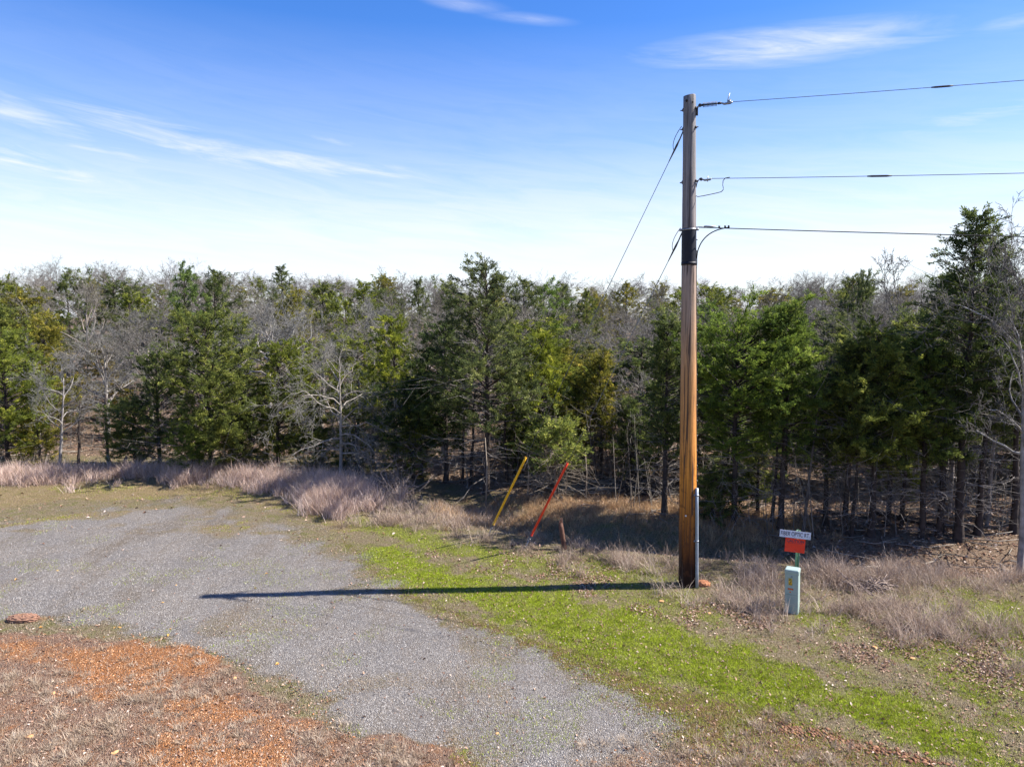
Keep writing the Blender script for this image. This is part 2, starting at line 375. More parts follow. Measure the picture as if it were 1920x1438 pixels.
def sheet(name, sel, dz, label=None):
    Q = QA if sel is None else QA[sel]
    used, inv = np.unique(Q, return_inverse=True)
    V = np.stack([X.ravel()[used], Y.ravel()[used], Z.ravel()[used] + dz], 1)
    me = mesh_np(name, V, [inv.reshape(-1, 4)], attrs={k: v.ravel()[used] for k, v in MK.items()}, smooth=True)
    o = obj(name, me, M_GROUND); tag(o, label, kind='structure'); return o
sheet('ground', None, 0)
cen = lambda a: (a[:-1, :-1] + a[1:, 1:]).ravel() / 2
sheet('gravel_lot', (cen(MK['gravel']) > .5) & (cen(Y) > 3), .004, 'grey crushed gravel turnaround')
sheet('dirt_patch', (cen(MK['soil']) > .5) & (cen(Y) > 3), .008, 'orange clay soil with dead grass in front of the gravel')

# ------------------------------------------------------------------ ground cover (stuff nobody could count)
def sample(n, fn, ymin=6.6, ymax=30.0, wide=.86):
    """points thicker near the camera; fn(x, y, masks) gives the chance that a point is kept"""
    out = []
    got = 0
    while got < n:
        k = 60000
        y = ymin * (ymax / ymin) ** rng.random(k); x = U(-1, 1, k) * (wide * y + 1)
        p = fn(x, y, masks(x, y)); s = rng.random(k) < p
        out.append(np.stack([x[s], y[s]], 1)); got += s.sum()
        if len(out) > 60: break
    return np.concatenate(out)[:n]
def blades(P, h, wd, lean=.5, rnd=None, bend=0.0, z=None, seg=1, wind=(0, 0)):
    n = len(P); h = np.broadcast_to(h, n); wd = np.broadcast_to(wd, n)
    base = np.column_stack([P, H(P[:, 0], P[:, 1]) - .005 if z is None else z])
    th = U(0, 2 * np.pi, n); side = np.column_stack([np.cos(th), np.sin(th), np.zeros(n)])
    ln = rng.normal(0, 1, (n, 2)) * lean + np.array(wind)
    d = np.column_stack([ln, np.ones(n)]); d /= np.linalg.norm(d, axis=1)[:, None]
    rnd = rng.random(n) if rnd is None else rnd
    if seg == 1:
        V = np.stack([base - side * wd[:, None] / 2, base + side * wd[:, None] / 2, base + d * h[:, None]], 1).reshape(-1, 3)
        return V, [np.arange(3 * n).reshape(-1, 3)], np.repeat(rnd, 3)
    mid = base + d * h[:, None] * .55
    droop = np.column_stack([ln * bend, -.25 * bend * np.ones(n)])
    tip = mid + (d + droop) / np.linalg.norm(d + droop, axis=1)[:, None] * h[:, None] * .45
    V = np.stack([base - side * wd[:, None] / 2, base + side * wd[:, None] / 2, mid + side * wd[:, None] * .4, mid - side * wd[:, None] * .4, tip], 1).reshape(-1, 3)
    i = np.arange(n)[:, None] * 5
    return V, [i + np.array([[3, 2, 4]]), i + np.array([[0, 1, 2, 3]])], np.repeat(rnd, 5)
def stuff(name, data, mat, label, cat, smooth=False):
    V, Fc, R = data
    o = obj(name, mesh_np(name, V, Fc, R, smooth=smooth), mat); tag(o, label, cat, kind='stuff'); return o
def cat_(*ds):
    V = []; F3 = []; F4 = []; R = []; n = 0
    for v, f, r in ds:
        for q in f: (F3 if q.shape[1] == 3 else F4).append(q + n)
        V.append(v); R.append(r); n += len(v)
    return np.concatenate(V), [np.concatenate(q) for q in (F3, F4) if q], np.concatenate(R)

# short green turf
P = sample(230000, lambda x, y, m: np.clip(m['green'] * 1.2 - .15, 0, 1) * (.3 + .7 * sstep(.40, .60, fbm(x, y, 4.2, 300))) * (1 - m['wood']) + .10 * m['worn'] + .10 * m['gravel'] * sstep(.60, .72, fbm(x, y, 1.3, 353)) + .2 * (m['field'] > .5) * (m['gravel'] < .4) * (fbm(x, y, .8, 40) > .55), ymax=26)
stuff('short_grass', blades(P, U(.018, .05, len(P)), U(.006, .013, len(P)), .7), M_GREEN, 'short bright green winter grass along the gravel edge', 'grass')
# matted dry thatch over verge, dirt patch and field edge
def f_thatch(x, y, m):
    open_ = (1 - m['gravel']) * (1 - m['wood'])
    p = open_ * .5 + m['soil'] * (.75 * (1 - m['bare']) + .34) + .4 * m['field'] * (1 - m['gravel'])
    return np.clip(p * (1 - .55 * m['green']) + m['gravel'] * (.02 + .30 * sstep(.57, .70, fbm(x, y, 1.5, 333))), 0, 1)
P = sample(210000, f_thatch, ymax=26)
stuff('dead_grass', blades(P, U(.02, .085, len(P)), U(.003, .008, len(P)), 1.1), M_DRY, 'matted grey dead grass over the verge and dirt', 'dead grass')

def tufts(centres, per, spread, h, wd, lean, bend=.5, fan=.5):
    """blades that fan out of each centre"""
    n = len(centres); Cn = np.repeat(centres, per, 0); N = len(Cn)
    a = U(0, 2 * np.pi, N); r = np.abs(rng.normal(0, spread, N)); off = np.column_stack([np.cos(a) * r, np.sin(a) * r])
    hh = np.repeat(U(h[0], h[1], n), per) * U(.55, 1.1, N)
    P = Cn + off
    V = blades(P, hh, U(wd[0], wd[1], N), lean, rnd=np.clip(np.repeat(rng.random(n), per) * .5 + rng.random(N) * .6, 0, 1), bend=bend, seg=2)
    return V
# foreground dead tufts on the dirt patch
P = sample(700, lambda x, y, m: m['soil'] * (1 - .7 * m['bare']) * sstep(.42, .55, fbm(x, y, 1.2, 80)), ymin=6.4, ymax=14)
stuff('dead_grass_tufts', tufts(P, 70, .06, (.05, .18), (.003, .007), .85), M_DRY, 'grey dead grass tufts on the orange dirt in front', 'dead grass')
# tall pinkish bluestem round the far rim of the lot
RIM = pw((-700, 925), (-200, 905), (0, 900), (150, 897), (300, 893), (420, 900), (500, 905), (560, 918), (620, 935), (655, 948))
def f_rim(x, y, m):
    d = line_dist(x, y, RIM); return np.exp(-(d / .75) ** 2) * (.12 + .88 * sstep(.42, .58, fbm(x, y, .9, 90)))
P = sample(1150, f_rim, ymin=14, ymax=30)
P2 = P[np.abs(P[:, 0] + 4.5) < 1.5]
stuff('bluestem_grass', cat_(tufts(P, 44, .12, (.25, .72), (.005, .012), .42), tufts(np.repeat(P2, 2, 0) + rng.normal(0, .15, (2 * len(P2), 2)), 46, .12, (.4, .85), (.004, .010), .42)), M_PINK,
      'tall pinkish dry grass round the far rim of the gravel', 'tall grass')
# wispy weeds on the verge, both sides of the pole
def f_weed(x, y, m):
    p = 0 * x
    for ln, wd, k in ((pw((700, 975), (860, 985), (940, 1010), (1040, 1035)), .55, .7), (pw((1060, 1040), (1150, 1060), (1250, 1070)), .6, .9), (pw((1310, 1085), (1380, 1080), (1460, 1085)), .6, 1.1),
                      (pw((1520, 1085), (1640, 1085), (1760, 1075), (1920, 1095), (2200, 1110)), .6, .9), (pw((1350, 1130), (1560, 1150), (1700, 1150)), .5, .5), (pw((700, 940), (820, 950), (950, 965)), .7, .5),
                      (pw((1560, 1160), (1800, 1180), (2000, 1230)), .8, .35)):
        p = np.maximum(p, k * np.exp(-(line_dist(x, y, ln) / wd) ** 2))
    return p * (.1 + .9 * sstep(.44, .58, fbm(x, y, 1.6, 120)))
P = sample(860, f_weed, ymin=9, ymax=24)
stuff('dry_weeds', tufts(P, 42, .11, (.12, .62), (.003, .007), .62, bend=.9), ramp_mat('weed_stems', [(0, (.17, .12, .09)), (.5, (.36, .27, .21)), (1, (.60, .49, .40))], trans=.2), 'wispy grey dry weeds on the verge round the pole', 'weeds')
# straw coloured grass on the far bank of the ditch
def f_straw(x, y, m):
    d = line_dist(x, y, pw((900, 950), (1010, 955), (1150, 955), (1260, 965), (1420, 985))); return np.exp(-(d / 1.0) ** 2)
P = sample(900, f_straw, ymin=13, ymax=24)
stuff('straw_grass', tufts(P, 50, .14, (.08, .30), (.004, .008), .6), M_STRAW, 'straw coloured grass on the bank behind the ditch', 'tall grass')

# fallen leaves
def quads(P, s, flat=.35, rnd=None, lift=.012):
    n = len(P); base = np.column_stack([P, H(P[:, 0], P[:, 1]) + lift])
    th = U(0, 2 * np.pi, n); u = np.column_stack([np.cos(th), np.sin(th), rng.normal(0, flat, n)]); v = np.column_stack([-np.sin(th), np.cos(th), rng.normal(0, flat, n)])
    s = np.broadcast_to(s, n)[:, None]; fold = np.column_stack([np.zeros((n, 2)), U(-.3, .5, n)])
    V = np.stack([base - u * s * .5, base - v * s * .28 + fold * s, base + u * s * .5, base + v * s * .28 + fold * s], 1).reshape(-1, 3)
    i = np.arange(n)[:, None] * 4; rnd = rng.random(n) if rnd is None else rnd
    return V, [np.concatenate([i + [[0, 1, 2]], i + [[0, 2, 3]]])], np.repeat(rnd, 4)
LITTER = pw((820, 1040), (1000, 1035), (1300, 1110), (1600, 1160), (1960, 1200), (1990, 1330), (1800, 1270), (1500, 1210), (1250, 1160), (1000, 1085))
LIT = None
def f_leaf(x, y, m):
    lit = sstep(-.4, .3, poly_sd(x, y, LITTER) + .9 * (fbm(x, y, 1.2, 151) - .5))
    return np.clip(m['wood'] * .8 + (1 - m['gravel']) * (1 - m['soil'] * .5) * (.05 + .6 * lit * sstep(.42, .6, fbm(x, y, 1.7, 150)) + .05 * m['soil']) * (1 - m['field'] * .7) * (1 - .5 * m['worn']) * (1 - .3 * m['green']) + .0025, 0, 1)
P = sample(28000, f_leaf, ymin=6.5, ymax=15)
P2 = sample(42000, f_leaf, ymin=15, ymax=40)
stuff('fallen_leaves', cat_(quads(P, U(.022, .055, len(P))), quads(P2, U(.05, .10, len(P2)))), M_LEAF, 'brown fallen oak leaves over verge and wood floor', 'leaves')
# loose stones
def rocks(P, s, rnd=None, flat=.6):
    n = len(P); s = np.broadcast_to(s, n)[:, None, None]
    base = np.array([(1, 0, 0), (-.3, .9, 0), (-.8, -.6, 0), (.3, -.9, .1), (0, 0, 1), (0, 0, -1)], float)
    Vv = base[None] * s * U(.6, 1.2, (n, 6, 1)); Vv[:, :, 2] *= flat
    a = U(0, 6.28, n); c_, s_ = np.cos(a)[:, None], np.sin(a)[:, None]
    x = Vv[:, :, 0] * c_ - Vv[:, :, 1] * s_; y = Vv[:, :, 0] * s_ + Vv[:, :, 1] * c_
    V = np.stack([x, y, Vv[:, :, 2]], -1) + np.column_stack([P, H(P[:, 0], P[:, 1]) + .004])[:, None]
    f = np.array([(0, 1, 4), (1, 2, 4), (2, 3, 4), (3, 0, 4), (1, 0, 5), (2, 1, 5), (3, 2, 5), (0, 3, 5)])
    rnd = rng.random(n) if rnd is None else rnd
    return V.reshape(-1, 3), [(np.arange(n)[:, None, None] * 6 + f[None]).reshape(-1, 3)], np.repeat(rnd, 6)
P = sample(90000, lambda x, y, m: m['gravel'] * (.4 + .6 * fbm(x, y, 2, 170)), ymin=6.6, ymax=22)
stuff('loose_gravel', rocks(P, U(.004, .012, len(P)), rng.random(len(P)) ** 1.2), M_STONE, 'loose grey crushed stones over the lot', 'gravel')
P = sample(8000, lambda x, y, m: m['soil'] * m['bare'] ** 2 * .8 + .05 * m['soil'], ymin=6.4, ymax=14)
stuff('clay_pebbles', rocks(P, U(.007, .022, len(P))), M_RED, 'orange clay pebbles on the dirt patch', 'pebbles')

# ------------------------------------------------------------------ trees
def cedar(seed, h, r, base=.15, nbr=95, shape='cone', dens=1.0, blade=(.04, .08), trunk_r=None, lean=(0, 0), fine=1.0):
    """returns trunk mesh and crown mesh; metres"""
    R = np.random.default_rng(seed)
    tb = MB(); n = 14; tr = trunk_r or .009 * h + .025
    zz = np.linspace(0, h * .96, n); wob = np.cumsum(R.normal(0, .012 * h / n * 3, (n, 2)), 0); wob -= wob[0]
    ax = np.column_stack([wob + np.outer(zz / h, lean), zz])
    rad = tr * (1 - zz / h) ** .8 + .006; rad[0] *= 1.35
    tb.tube(np.vstack([[ax[0, 0], ax[0, 1], -.25], ax]), np.r_[rad[0] * 1.2, rad], 8, .35)
    TP = []; TD = []; TS = []; TW = []
    nbr = int(nbr)
    lobes = R.uniform(0, 2 * np.pi, 3); lamp = R.uniform(.12, .3, 3)
    for i in range(nbr):
        t_ = (i + R.random()) / nbr
        z0 = h * (base + (1 - base) * t_ ** .92); az_ = i * 2.39996 + R.normal(0, .5)
        if shape == 'cone': prof = (1 - t_) ** .75 * min(1, .55 + t_ * 3.5) + .04
        elif shape == 'oval': prof = min(1, .45 + t_ * 2.0) * (1 - t_) ** .62 + .04
        elif shape == 'col': prof = (1 - t_ ** 3) * .9 + .05
        elif shape == 'flat': prof = min(1, .45 + t_ * 1.2) * (1 - t_ ** 5) ** .6 + .08
        else: prof = ((1 - t_) ** .6) * (.6 + .5 * abs(math.sin(5 * t_ + seed))) + .06
        prof *= 1 + sum(a * math.cos(k + az_ + t_ * 6 * a) for k, a in zip(lobes, lamp))
        L = max(.12, r * prof * R.uniform(.6, 1.2))
        e0 = math.radians(8 + 45 * t_ + R.normal(0, 9)); 
        o = np.array([np.interp(z0, ax[:, 2], ax[:, 0]), np.interp(z0, ax[:, 2], ax[:, 1]), z0])
        hd = np.array([math.cos(az_), math.sin(az_), 0]); up = np.array([0, 0, 1.])
        p1 = o + hd * L * .5 + up * L * .5 * math.tan(min(e0, 1.1)); p2 = o + hd * L + up * L * (math.tan(min(e0, 1.1)) * .9 + .12)
        B = bez(o, p1, p2, 6)
        br = .008 + .012 * L
        tb.tube(B, np.linspace(br, .004, 6), 3, R.uniform(.2, .9), cap=False)
        ns = max(3, int(L * 6.5 * dens) + 2)
        for s in R.uniform(.25, 1.0, ns) ** .8:
            q = B[0] * 0 + np.array([np.interp(s, np.linspace(0, 1, 6), B[:, k]) for k in range(3)])
            d = hd * R.uniform(.2, 1) + up * R.uniform(-.05, .9) + R.normal(0, .55, 3); d /= np.linalg.norm(d)
            sl = (.16 + .22 * L * (1.15 - s)) * R.uniform(.6, 1.3)
            if R.random() < .35: tb.tube([q, q + d * sl], [.005, .002], 3, R.uniform(.2, .9), cap=False)
            k = max(2, int(sl / .085)); sh = R.random()
            for u in np.linspace(.25, 1.0, k):
                TP.append(q + d * sl * u + R.normal(0, .025, 3)); TD.append(d); TS.append(np.clip(sh * .6 + R.random() * .4, 0, 1)); TW.append(1.0)
    for i in range(int(62 if h * base > .4 else 22)):        # dead grey limbs low on the trunk
        z0 = h * R.uniform(.08, base + .38); a = R.uniform(0, 6.28); L = r * R.uniform(.25, 1.05)
        o = np.array([np.interp(z0, ax[:, 2], ax[:, 0]), np.interp(z0, ax[:, 2], ax[:, 1]), z0]); d = np.array([math.cos(a), math.sin(a), R.uniform(-.15, .35)])
        q1 = o + d * L * .5 + R.normal(0, .04, 3); q2 = q1 + (d + R.normal(0, .25, 3)) * L * .5
        v_ = .92 + .08 * R.random(); tb.tube([o, q1, q2], [.010, .006, .003], 3, v_, cap=False)
        for k in range(4):
            s_ = R.uniform(.2, 1); q = (o + (q1 - o) * s_) if k % 2 else (q1 + (q2 - q1) * s_); dd = d + R.normal(0, .8, 3); tb.tube([q, q + dd * L * .2, q + (dd + R.normal(0, .4, 3)) * L * .36], [.005, .003, .002], 3, v_, cap=False)
    TP = np.array(TP); TD = np.array(TD); TS = np.array(TS)
    nb = int(27 * fine); N = len(TP) * nb
    P0 = np.repeat(TP, nb, 0) + np.repeat(TD, nb, 0) * R.uniform(-.07, .07, (N, 1)) + R.normal(0, .021 * blade[1] / .08, (N, 3)); D = np.repeat(TD, nb, 0) + R.normal(0, .42, (N, 3)) + np.array([0, 0, .2]); D /= np.linalg.norm(D, axis=1)[:, None]
    S = np.cross(D, R.normal(0, 1, (N, 3))); S /= np.linalg.norm(S, axis=1)[:, None]
    Ln = R.uniform(blade[0], blade[1], N)[:, None]; W = Ln * R.uniform(.17, .30, N)[:, None]
    V = np.stack([P0 - S * W * .5, P0 + D * Ln * .55 + S * W * .75, P0 + D * Ln, P0 + D * Ln * .5 - S * W * .6], 1).reshape(-1, 3)
    rnd = np.clip(np.repeat(TS, nb) + R.normal(0, .12, N), 0, 1)
    kz = h / V[:, 2].max(); kr = min(1.15, r * 1.08 / np.percentile(np.abs(V[:, 0]), 95))
    V = V * (kr, kr, kz); tb.V = [v * (1, 1, kz) if q == 0 else v * (kr, kr, kz) for q, v in enumerate(tb.V)]
    return tb.mesh('trunk'), mesh_np('crown', V, [np.arange(4 * N).reshape(-1, 4)], np.repeat(rnd, 4))

def bare(seed, h, r, fork=.3, limbs=6, droop=0.0, dens=1.0, trunk_r=None, lean=(0, 0), twig=.0045, vase=1.0):
    """leafless tree: trunk with its limbs, crown of branches and twigs"""
    R = np.random.default_rng(seed); tb = MB(); cb = MB(); tr = trunk_r or .012 * h + .03
    n = 9; zt = np.linspace(0, h * .82, n); wob = np.cumsum(R.normal(0, .03 * h / n, (n, 2)), 0); wob -= wob[0]
    ax = np.column_stack([wob + np.outer(zt / h, lean), zt]); rad = tr * (1 - zt / (h * .9)) ** .8 + .008
    tb.tube(np.vstack([[0, 0, -.25], ax]), np.r_[rad[0] * 1.35, rad], 8, .5)
    def wiggly(o, d, L, n=5, amt=.16, grav=0.0):
        P = [o]; d = d / np.linalg.norm(d)
        for _ in range(n - 1):
            d = d + R.normal(0, amt, 3) + np.array([0, 0, grav]); d /= np.linalg.norm(d); P.append(P[-1] + d * L / (n - 1))
        return np.array(P)
    def grow(o, d, L, rad0, lev):
        P = wiggly(o, d, L, 6 if lev < 2 else 4, .21, (.04 - droop * .8) if lev < 3 else .01)
        rr = np.linspace(rad0, max(twig * .6, rad0 * .38), len(P))
        (tb if lev == 0 else cb).tube(P, rr, 5 if lev == 0 else 3, R.uniform(.1, 1), cap=False)
        if lev >= 4 or L < .12: return
        k = [6, 5, 5, 4][lev]; k = max(2, int(k * dens * R.uniform(.75, 1.3)))
        T = np.gradient(P, axis=0)
        for s in np.r_[R.uniform(.22, .95, k), 1.0]:
            j = s * (len(P) - 1); a = int(min(j, len(P) - 2)); q = P[a] + (P[a + 1] - P[a]) * (j - a)
            td = T[a] / np.linalg.norm(T[a]); side = np.cross(td, R.normal(0, 1, 3)); side /= np.linalg.norm(side)
            dd = td + side * R.uniform(.45, 1.1) + np.array([0, 0, .12])
            grow(q, dd, L * R.uniform(.38, .62), max(twig, rad0 * R.uniform(.38, .55) * (1 - .3 * s)), lev + 1)
    for i in range(int(limbs)):
        t_ = (i + .5) / limbs; z0 = h * (fork + (.8 - fork) * t_ ** 1.1); a = i * 2.4 + R.normal(0, .4)
        e = math.radians((18 - 30 * droop * 2 * (1 - t_)) + 48 * t_ * vase + R.normal(0, 7))
        o = np.array([np.interp(z0, ax[:, 2], ax[:, 0]), np.interp(z0, ax[:, 2], ax[:, 1]), z0])
        L = max((h - z0) * .9, r * (1 - .45 * t_)) * R.uniform(.8, 1.1); L = min(L, r / max(.3, math.cos(e)) * 1.05)
        grow(o, np.array([math.cos(a) * math.cos(e), math.sin(a) * math.cos(e), math.sin(e)]), L, tr * .36 * (1 - .4 * t_) + .006, 0)
    grow(ax[-1], ax[-1] - ax[-2], h * .18, rad[-1], 1)
    A_ = np.concatenate(cb.V); kz = h / A_[:, 2].max(); kr = min(1.0, r * 1.15 / np.percentile(np.abs(A_[:, 0] - lean[0] * A_[:, 2] / h), 97))
    for q in (tb, cb): q.V = [v * (kr, kr, kz) for v in q.V]
    return tb.mesh('trunk'), cb.mesh('crown')

def plant_tree(name, meshes, mats, loc, label, cat, group, rz=0.0, sc=(1, 1, 1), tint=(1, 1, 1), btint=(1, 1, 1)):
    e = empty(name, loc, label, cat, group); e.rotation_euler[2] = rz; e.scale = sc
    a = obj('trunk', meshes[0], mats[0], e); b_ = obj('crown', meshes[1], mats[1], e)
    a.color = tuple(btint) + (1,); b_.color = tuple(tint) + (1,)
    return e
def base_point(px, py):
    p = gp(px, py)
    for _ in range(3): p = gp(px, py, Hs(p.x, p.y))
    return p
G_YEL = (1.3, 1.38, .85); G_BRI = (1.15, 1.2, .70); G_MID = (1.0, 1.05, .9); G_DARK = (.74, .84, .88); G_GREY = (.80, .86, 1.05); G_OLV = (1.35, 1.15, .7); G_PALE = (1.45, 1.5, 1.3)
# base px, base py, top py, half width px, crown base, shape, tint, branches, density, label
CEDARS = [
    (15, 872, 598, 105, .03, 'oval', G_YEL, 120, 1.1, 'yellow-green full cedar at the left edge, leafy down to the tall grass'),
    (395, 884, 566, 118, .04, 'oval', G_MID, 130, 1.1, 'broad dark green cedar with rounded top behind the pink grass'),
    (300, 880, 640, 75, .03, 'oval', G_DARK, 90, 1.0, 'dark low cedar on the left flank of the broad cedar'),
    (362, 890, 788, 42, .0, 'oval', (1.2, 1.4, 1.0), 40, 1.0, 'small bushy bright green cedar at the foot of the broad cedar'),
    (522, 878, 628, 85, .06, 'oval', G_BRI, 110, 1.0, 'bright green rounded cedar with double dark trunk beside the pink grass'),
    (590, 880, 760, 50, .02, 'oval', G_MID, 60, 1.0, 'low leafy cedar filling the gap left of the drooping bare tree'),
    (742, 876, 588, 56, .18, 'cone', (1.3, 1.35, .6), 90, 1.0, 'yellow-green pointed cedar right of the drooping bare tree'),
    (700, 872, 720, 60, .12, 'oval', G_MID, 60, 1.0, 'low green cedar under the yellow-green pointed cedar'),
    (836, 905, 600, 66, .22, 'oval', (.50, .64, .70), 110, 1.3, 'very dark blue-green cedar pressed against the tallest central cedar'),
    (790, 895, 700, 70, .2, 'oval', (.50, .64, .70), 90, 1.3, 'low blackish cedar branches left of the tallest central cedar'),
    (912, 932, 472, 112, .30, 'cone', G_GREY, 125, .8, 'tallest central cedar with open grey-green crown and dark straight trunk'),
    (1018, 895, 610, 66, .20, 'oval', (1.25, 1.3, .55), 100, 1.0, 'lime green cedar just right of the tallest central cedar'),
    (1128, 900, 640, 62, .24, 'oval', G_OLV, 90, 1.0, 'olive green cedar midway between the red guy marker and the pole'),
    (1085, 890, 700, 55, .2, 'oval', G_MID, 60, .9, 'small mid green cedar behind the young pale cedar'),
    (1246, 968, 575, 60, .30, 'oval', G_DARK, 110, 1.1, 'dark green cedar directly left of the utility pole'),
    (1376, 1003, 536, 96, .38, 'flat', (.95, 1.2, .75), 130, 1.1, 'wide green cedar right of the utility pole with bare lower trunk'),
    (1462, 996, 560, 74, .36, 'oval', (.85, 1.05, .75), 100, .9, 'green cedar with visible straight trunk left of the fibre sign'),
    (1548, 985, 690, 56, .34, 'oval', G_DARK, 80, 1.0, 'short dark cedar behind the right edge of the fibre sign'),
    (1632, 1006, 588, 92, .34, 'oval', (1.1, 1.15, .85), 130, 1.1, 'big rounded cedar with sunlit top right of the fibre sign'),
    (1584, 1000, 620, 62, .4, 'oval', G_DARK, 90, 1.1, 'shaded cedar on the left flank of the big rounded cedar'),
    (1724, 1036, 610, 66, .44, 'oval', (.9, 1.1, .85), 110, 1.0, 'cedar with slim scaly trunk right of the big rounded cedar'),
    (1757, 1030, 640, 58, .46, 'oval', G_DARK, 80, 1.0, 'dark cedar with leaning trunk beside the slim trunk'),
    (1797, 1020, 380, 92, .46, 'cone', (.66, .78, .80), 130, .9, 'tallest right-hand cedar poking above the communication cable'),
    (1833, 1004, 560, 52, .48, 'oval', G_DARK, 80, .9, 'thin trunked dark cedar near the right edge'),
    (1900, 1000, 560, 66, .42, 'oval', G_DARK, 90, .9, 'dark cedar behind the pale tall tree at the right edge'),
    (1665, 985, 660, 60, .35, 'oval', G_MID, 70, .9, 'cedar deep in shade behind the big rounded cedar'),
    (75, 870, 745, 44, .0, 'oval', G_OLV, 50, 1.0, 'low olive cedar right of the yellow-green full cedar'),
    (255, 874, 745, 52, .0, 'oval', G_MID, 60, 1.0, 'low cedar filling the gap left of the broad dark cedar'),
    (455, 882, 752, 50, .0, 'oval', G_MID, 60, 1.0, 'low cedar between the broad dark cedar and the bright rounded cedar'),
    (668, 884, 790, 44, .02, 'oval', G_MID, 50, 1.0, 'knee-low shady cedar right of the drooping bare tree'),
    (775, 896, 785, 46, .02, 'oval', G_BRI, 50, 1.0, 'small fresh green cedar right of the low leafless shrub'),
    (965, 892, 745, 50, .12, 'oval', G_MID, 60, 1.0, 'small cedar in the gap behind the yellow guy marker'),
    (1185, 915, 735, 46, .12, 'oval', G_DARK, 60, 1.0, 'small dark cedar behind the brush pile left of the pole'),
    (1335, 975, 868, 52, .0, 'oval', G_DARK, 55, 1.0, 'low dark cedar bush immediately right of the pole'),
    (1420, 965, 800, 44, .15, 'oval', G_MID, 50, .9, 'young cedar between the two cedars right of the pole'),
    (1690, 975, 760, 50, .2, 'oval', G_MID, 50, .9, 'young cedar deep among the right-hand trunks'),
]
FAR_CEDARS = [  # px, depth, top py, half width px, tint, label
    (345, 38, 486, 58, (.85, 1.1, 1.1), 'cedar with ragged twin tops rising over the broad cedar'),
    (400, 40, 497, 45, G_DARK, 'dark cedar top right of the ragged twin tops'),
    (125, 42, 497, 45, G_DARK, 'pointed dark cedar above the bare oaks on the far left'),
    (30, 36, 535, 60, G_OLV, 'olive brown cedar top at the upper left of the wood'),
    (240, 44, 527, 32, G_DARK, 'small dark cedar cone between the bare crowns on the left'),
    (606, 40, 522, 62, G_MID, 'rounded green cedar over the drooping bare tree'),
    (650, 36, 548, 45, G_BRI, 'bright cedar shoulder right of the rounded green cedar'),
    (785, 44, 516, 34, G_GREY, 'blue-grey pointed cedar left of the tallest central cedar'),
    (850, 32, 540, 36, G_DARK, 'dark narrow cedar touching the tallest central cedar'),
    (745, 36, 565, 44, G_MID, 'mid green cedar behind the yellow-green pointed cedar'),
    (1020, 38, 516, 58, (.9, 1.2, .9), 'green conical cedar right of the tallest central cedar top'),
    (1100, 36, 537, 40, G_MID, 'green cedar between the conical cedar and the guy wires'),
    (1620, 30, 497, 26, (.65, .75, .95), 'narrow spire cedar between pole and tallest right-hand cedar'),
    (1580, 30, 545, 34, G_DARK, 'squat dark cedar leaning on the narrow spire cedar'),
    (1690, 26, 565, 60, G_DARK, 'dark cedar top under the thin forked bare tree'),
    (1490, 30, 548, 44, G_MID, 'cedar top behind the trunk left of the fibre sign'),
    (1865, 24, 430, 55, (.75, .82, .75), 'second cedar top right of the tallest right-hand cedar'),
    (1330, 28, 560, 55, (.9, 1.15, .7), 'green cedar top just right of the utility pole'),
    (200, 34, 640, 50, (1.3, .95, .6), 'rusty brown-green cedar among bare oaks on the left'),
    (460, 34, 580, 50, G_BRI, 'bright green cedar behind the big forked oak'),
]
def px2m(px, Y): return px / F * Y / math.cos(PITCH)
for i, (bx, by, ty, hw, cb, sh, tint, nb, dn, lab) in enumerate(CEDARS):
    p = base_point(bx, by); top = at(bx, ty, p.y); h = top.z - p.z; r = px2m(hw, p.y)
    ms = cedar(100 + i, h, r, cb, nb, sh, dn, fine=1.15)
    plant_tree('cedar_tree', ms, (M_BARKD, M_CEDAR), p, lab, 'cedar tree', 'cedars along the front of the wood', tint=tint)
# proto crowns for the wood behind
CP = [cedar(300 + i, 7, 1.7, .1, 85, s, .95, blade=(.065, .125), fine=.75) for i, s in enumerate(('cone', 'oval', 'rag', 'oval', 'cone'))]
BP = [bare(400 + i, 8, 2.3, .14 + .035 * i, 11, dens=.72, twig=.006) for i in range(6)]
for i, (bx, Yd, ty, hw, tint, lab) in enumerate(FAR_CEDARS):
    top = at(bx, ty, Yd); z = Hs(top.x, Yd); h = top.z - z; r = px2m(hw, Yd)
    k = [0, 4, 2, 3, 0, 1, 3, 4, 0, 2][i % 10]
    e = plant_tree('cedar_tree', CP[k], (M_BARKD, M_CEDAR), (top.x, Yd, z), lab, 'cedar tree', 'cedars standing deeper in the wood', rz=i * 1.3, sc=(r / 1.7, r / 1.7, h / 7), tint=tint)

# young pale cedar with several thin stems
p = base_point(1040, 934)
yc = empty('young_cedar', p, 'young pale green cedar with thin stems behind the red guy marker', 'young cedar')
ya, yb = cedar(77, (at(1040, 770, p.y).z - p.z) * 1.03, px2m(72, p.y), .36, 62, 'oval', .8, trunk_r=.03, fine=.7, blade=(.06, .11))
o = obj('trunk', ya, ramp_mat('pale_bark', [(0, (.16, .12, .09)), (1, (.30, .25, .2))]), yc); o = obj('crown', yb, M_CEDAR, yc); o.color = G_PALE + (1,)
sb = MB()
for dx, hh in ((-.75, 1.5), (.85, 1.4), (.3, 1.6), (-1.9, 1.7)):
    sb = MB(); sb.tube([(dx, U(-.3, .3), -.2), (dx + .03, 0, hh * .5), (dx - .02, 0, hh)], [.024, .018, .01], 5, .8); obj('stem', sb.mesh('stem'), bpy.data.materials['pale_bark'], yc)


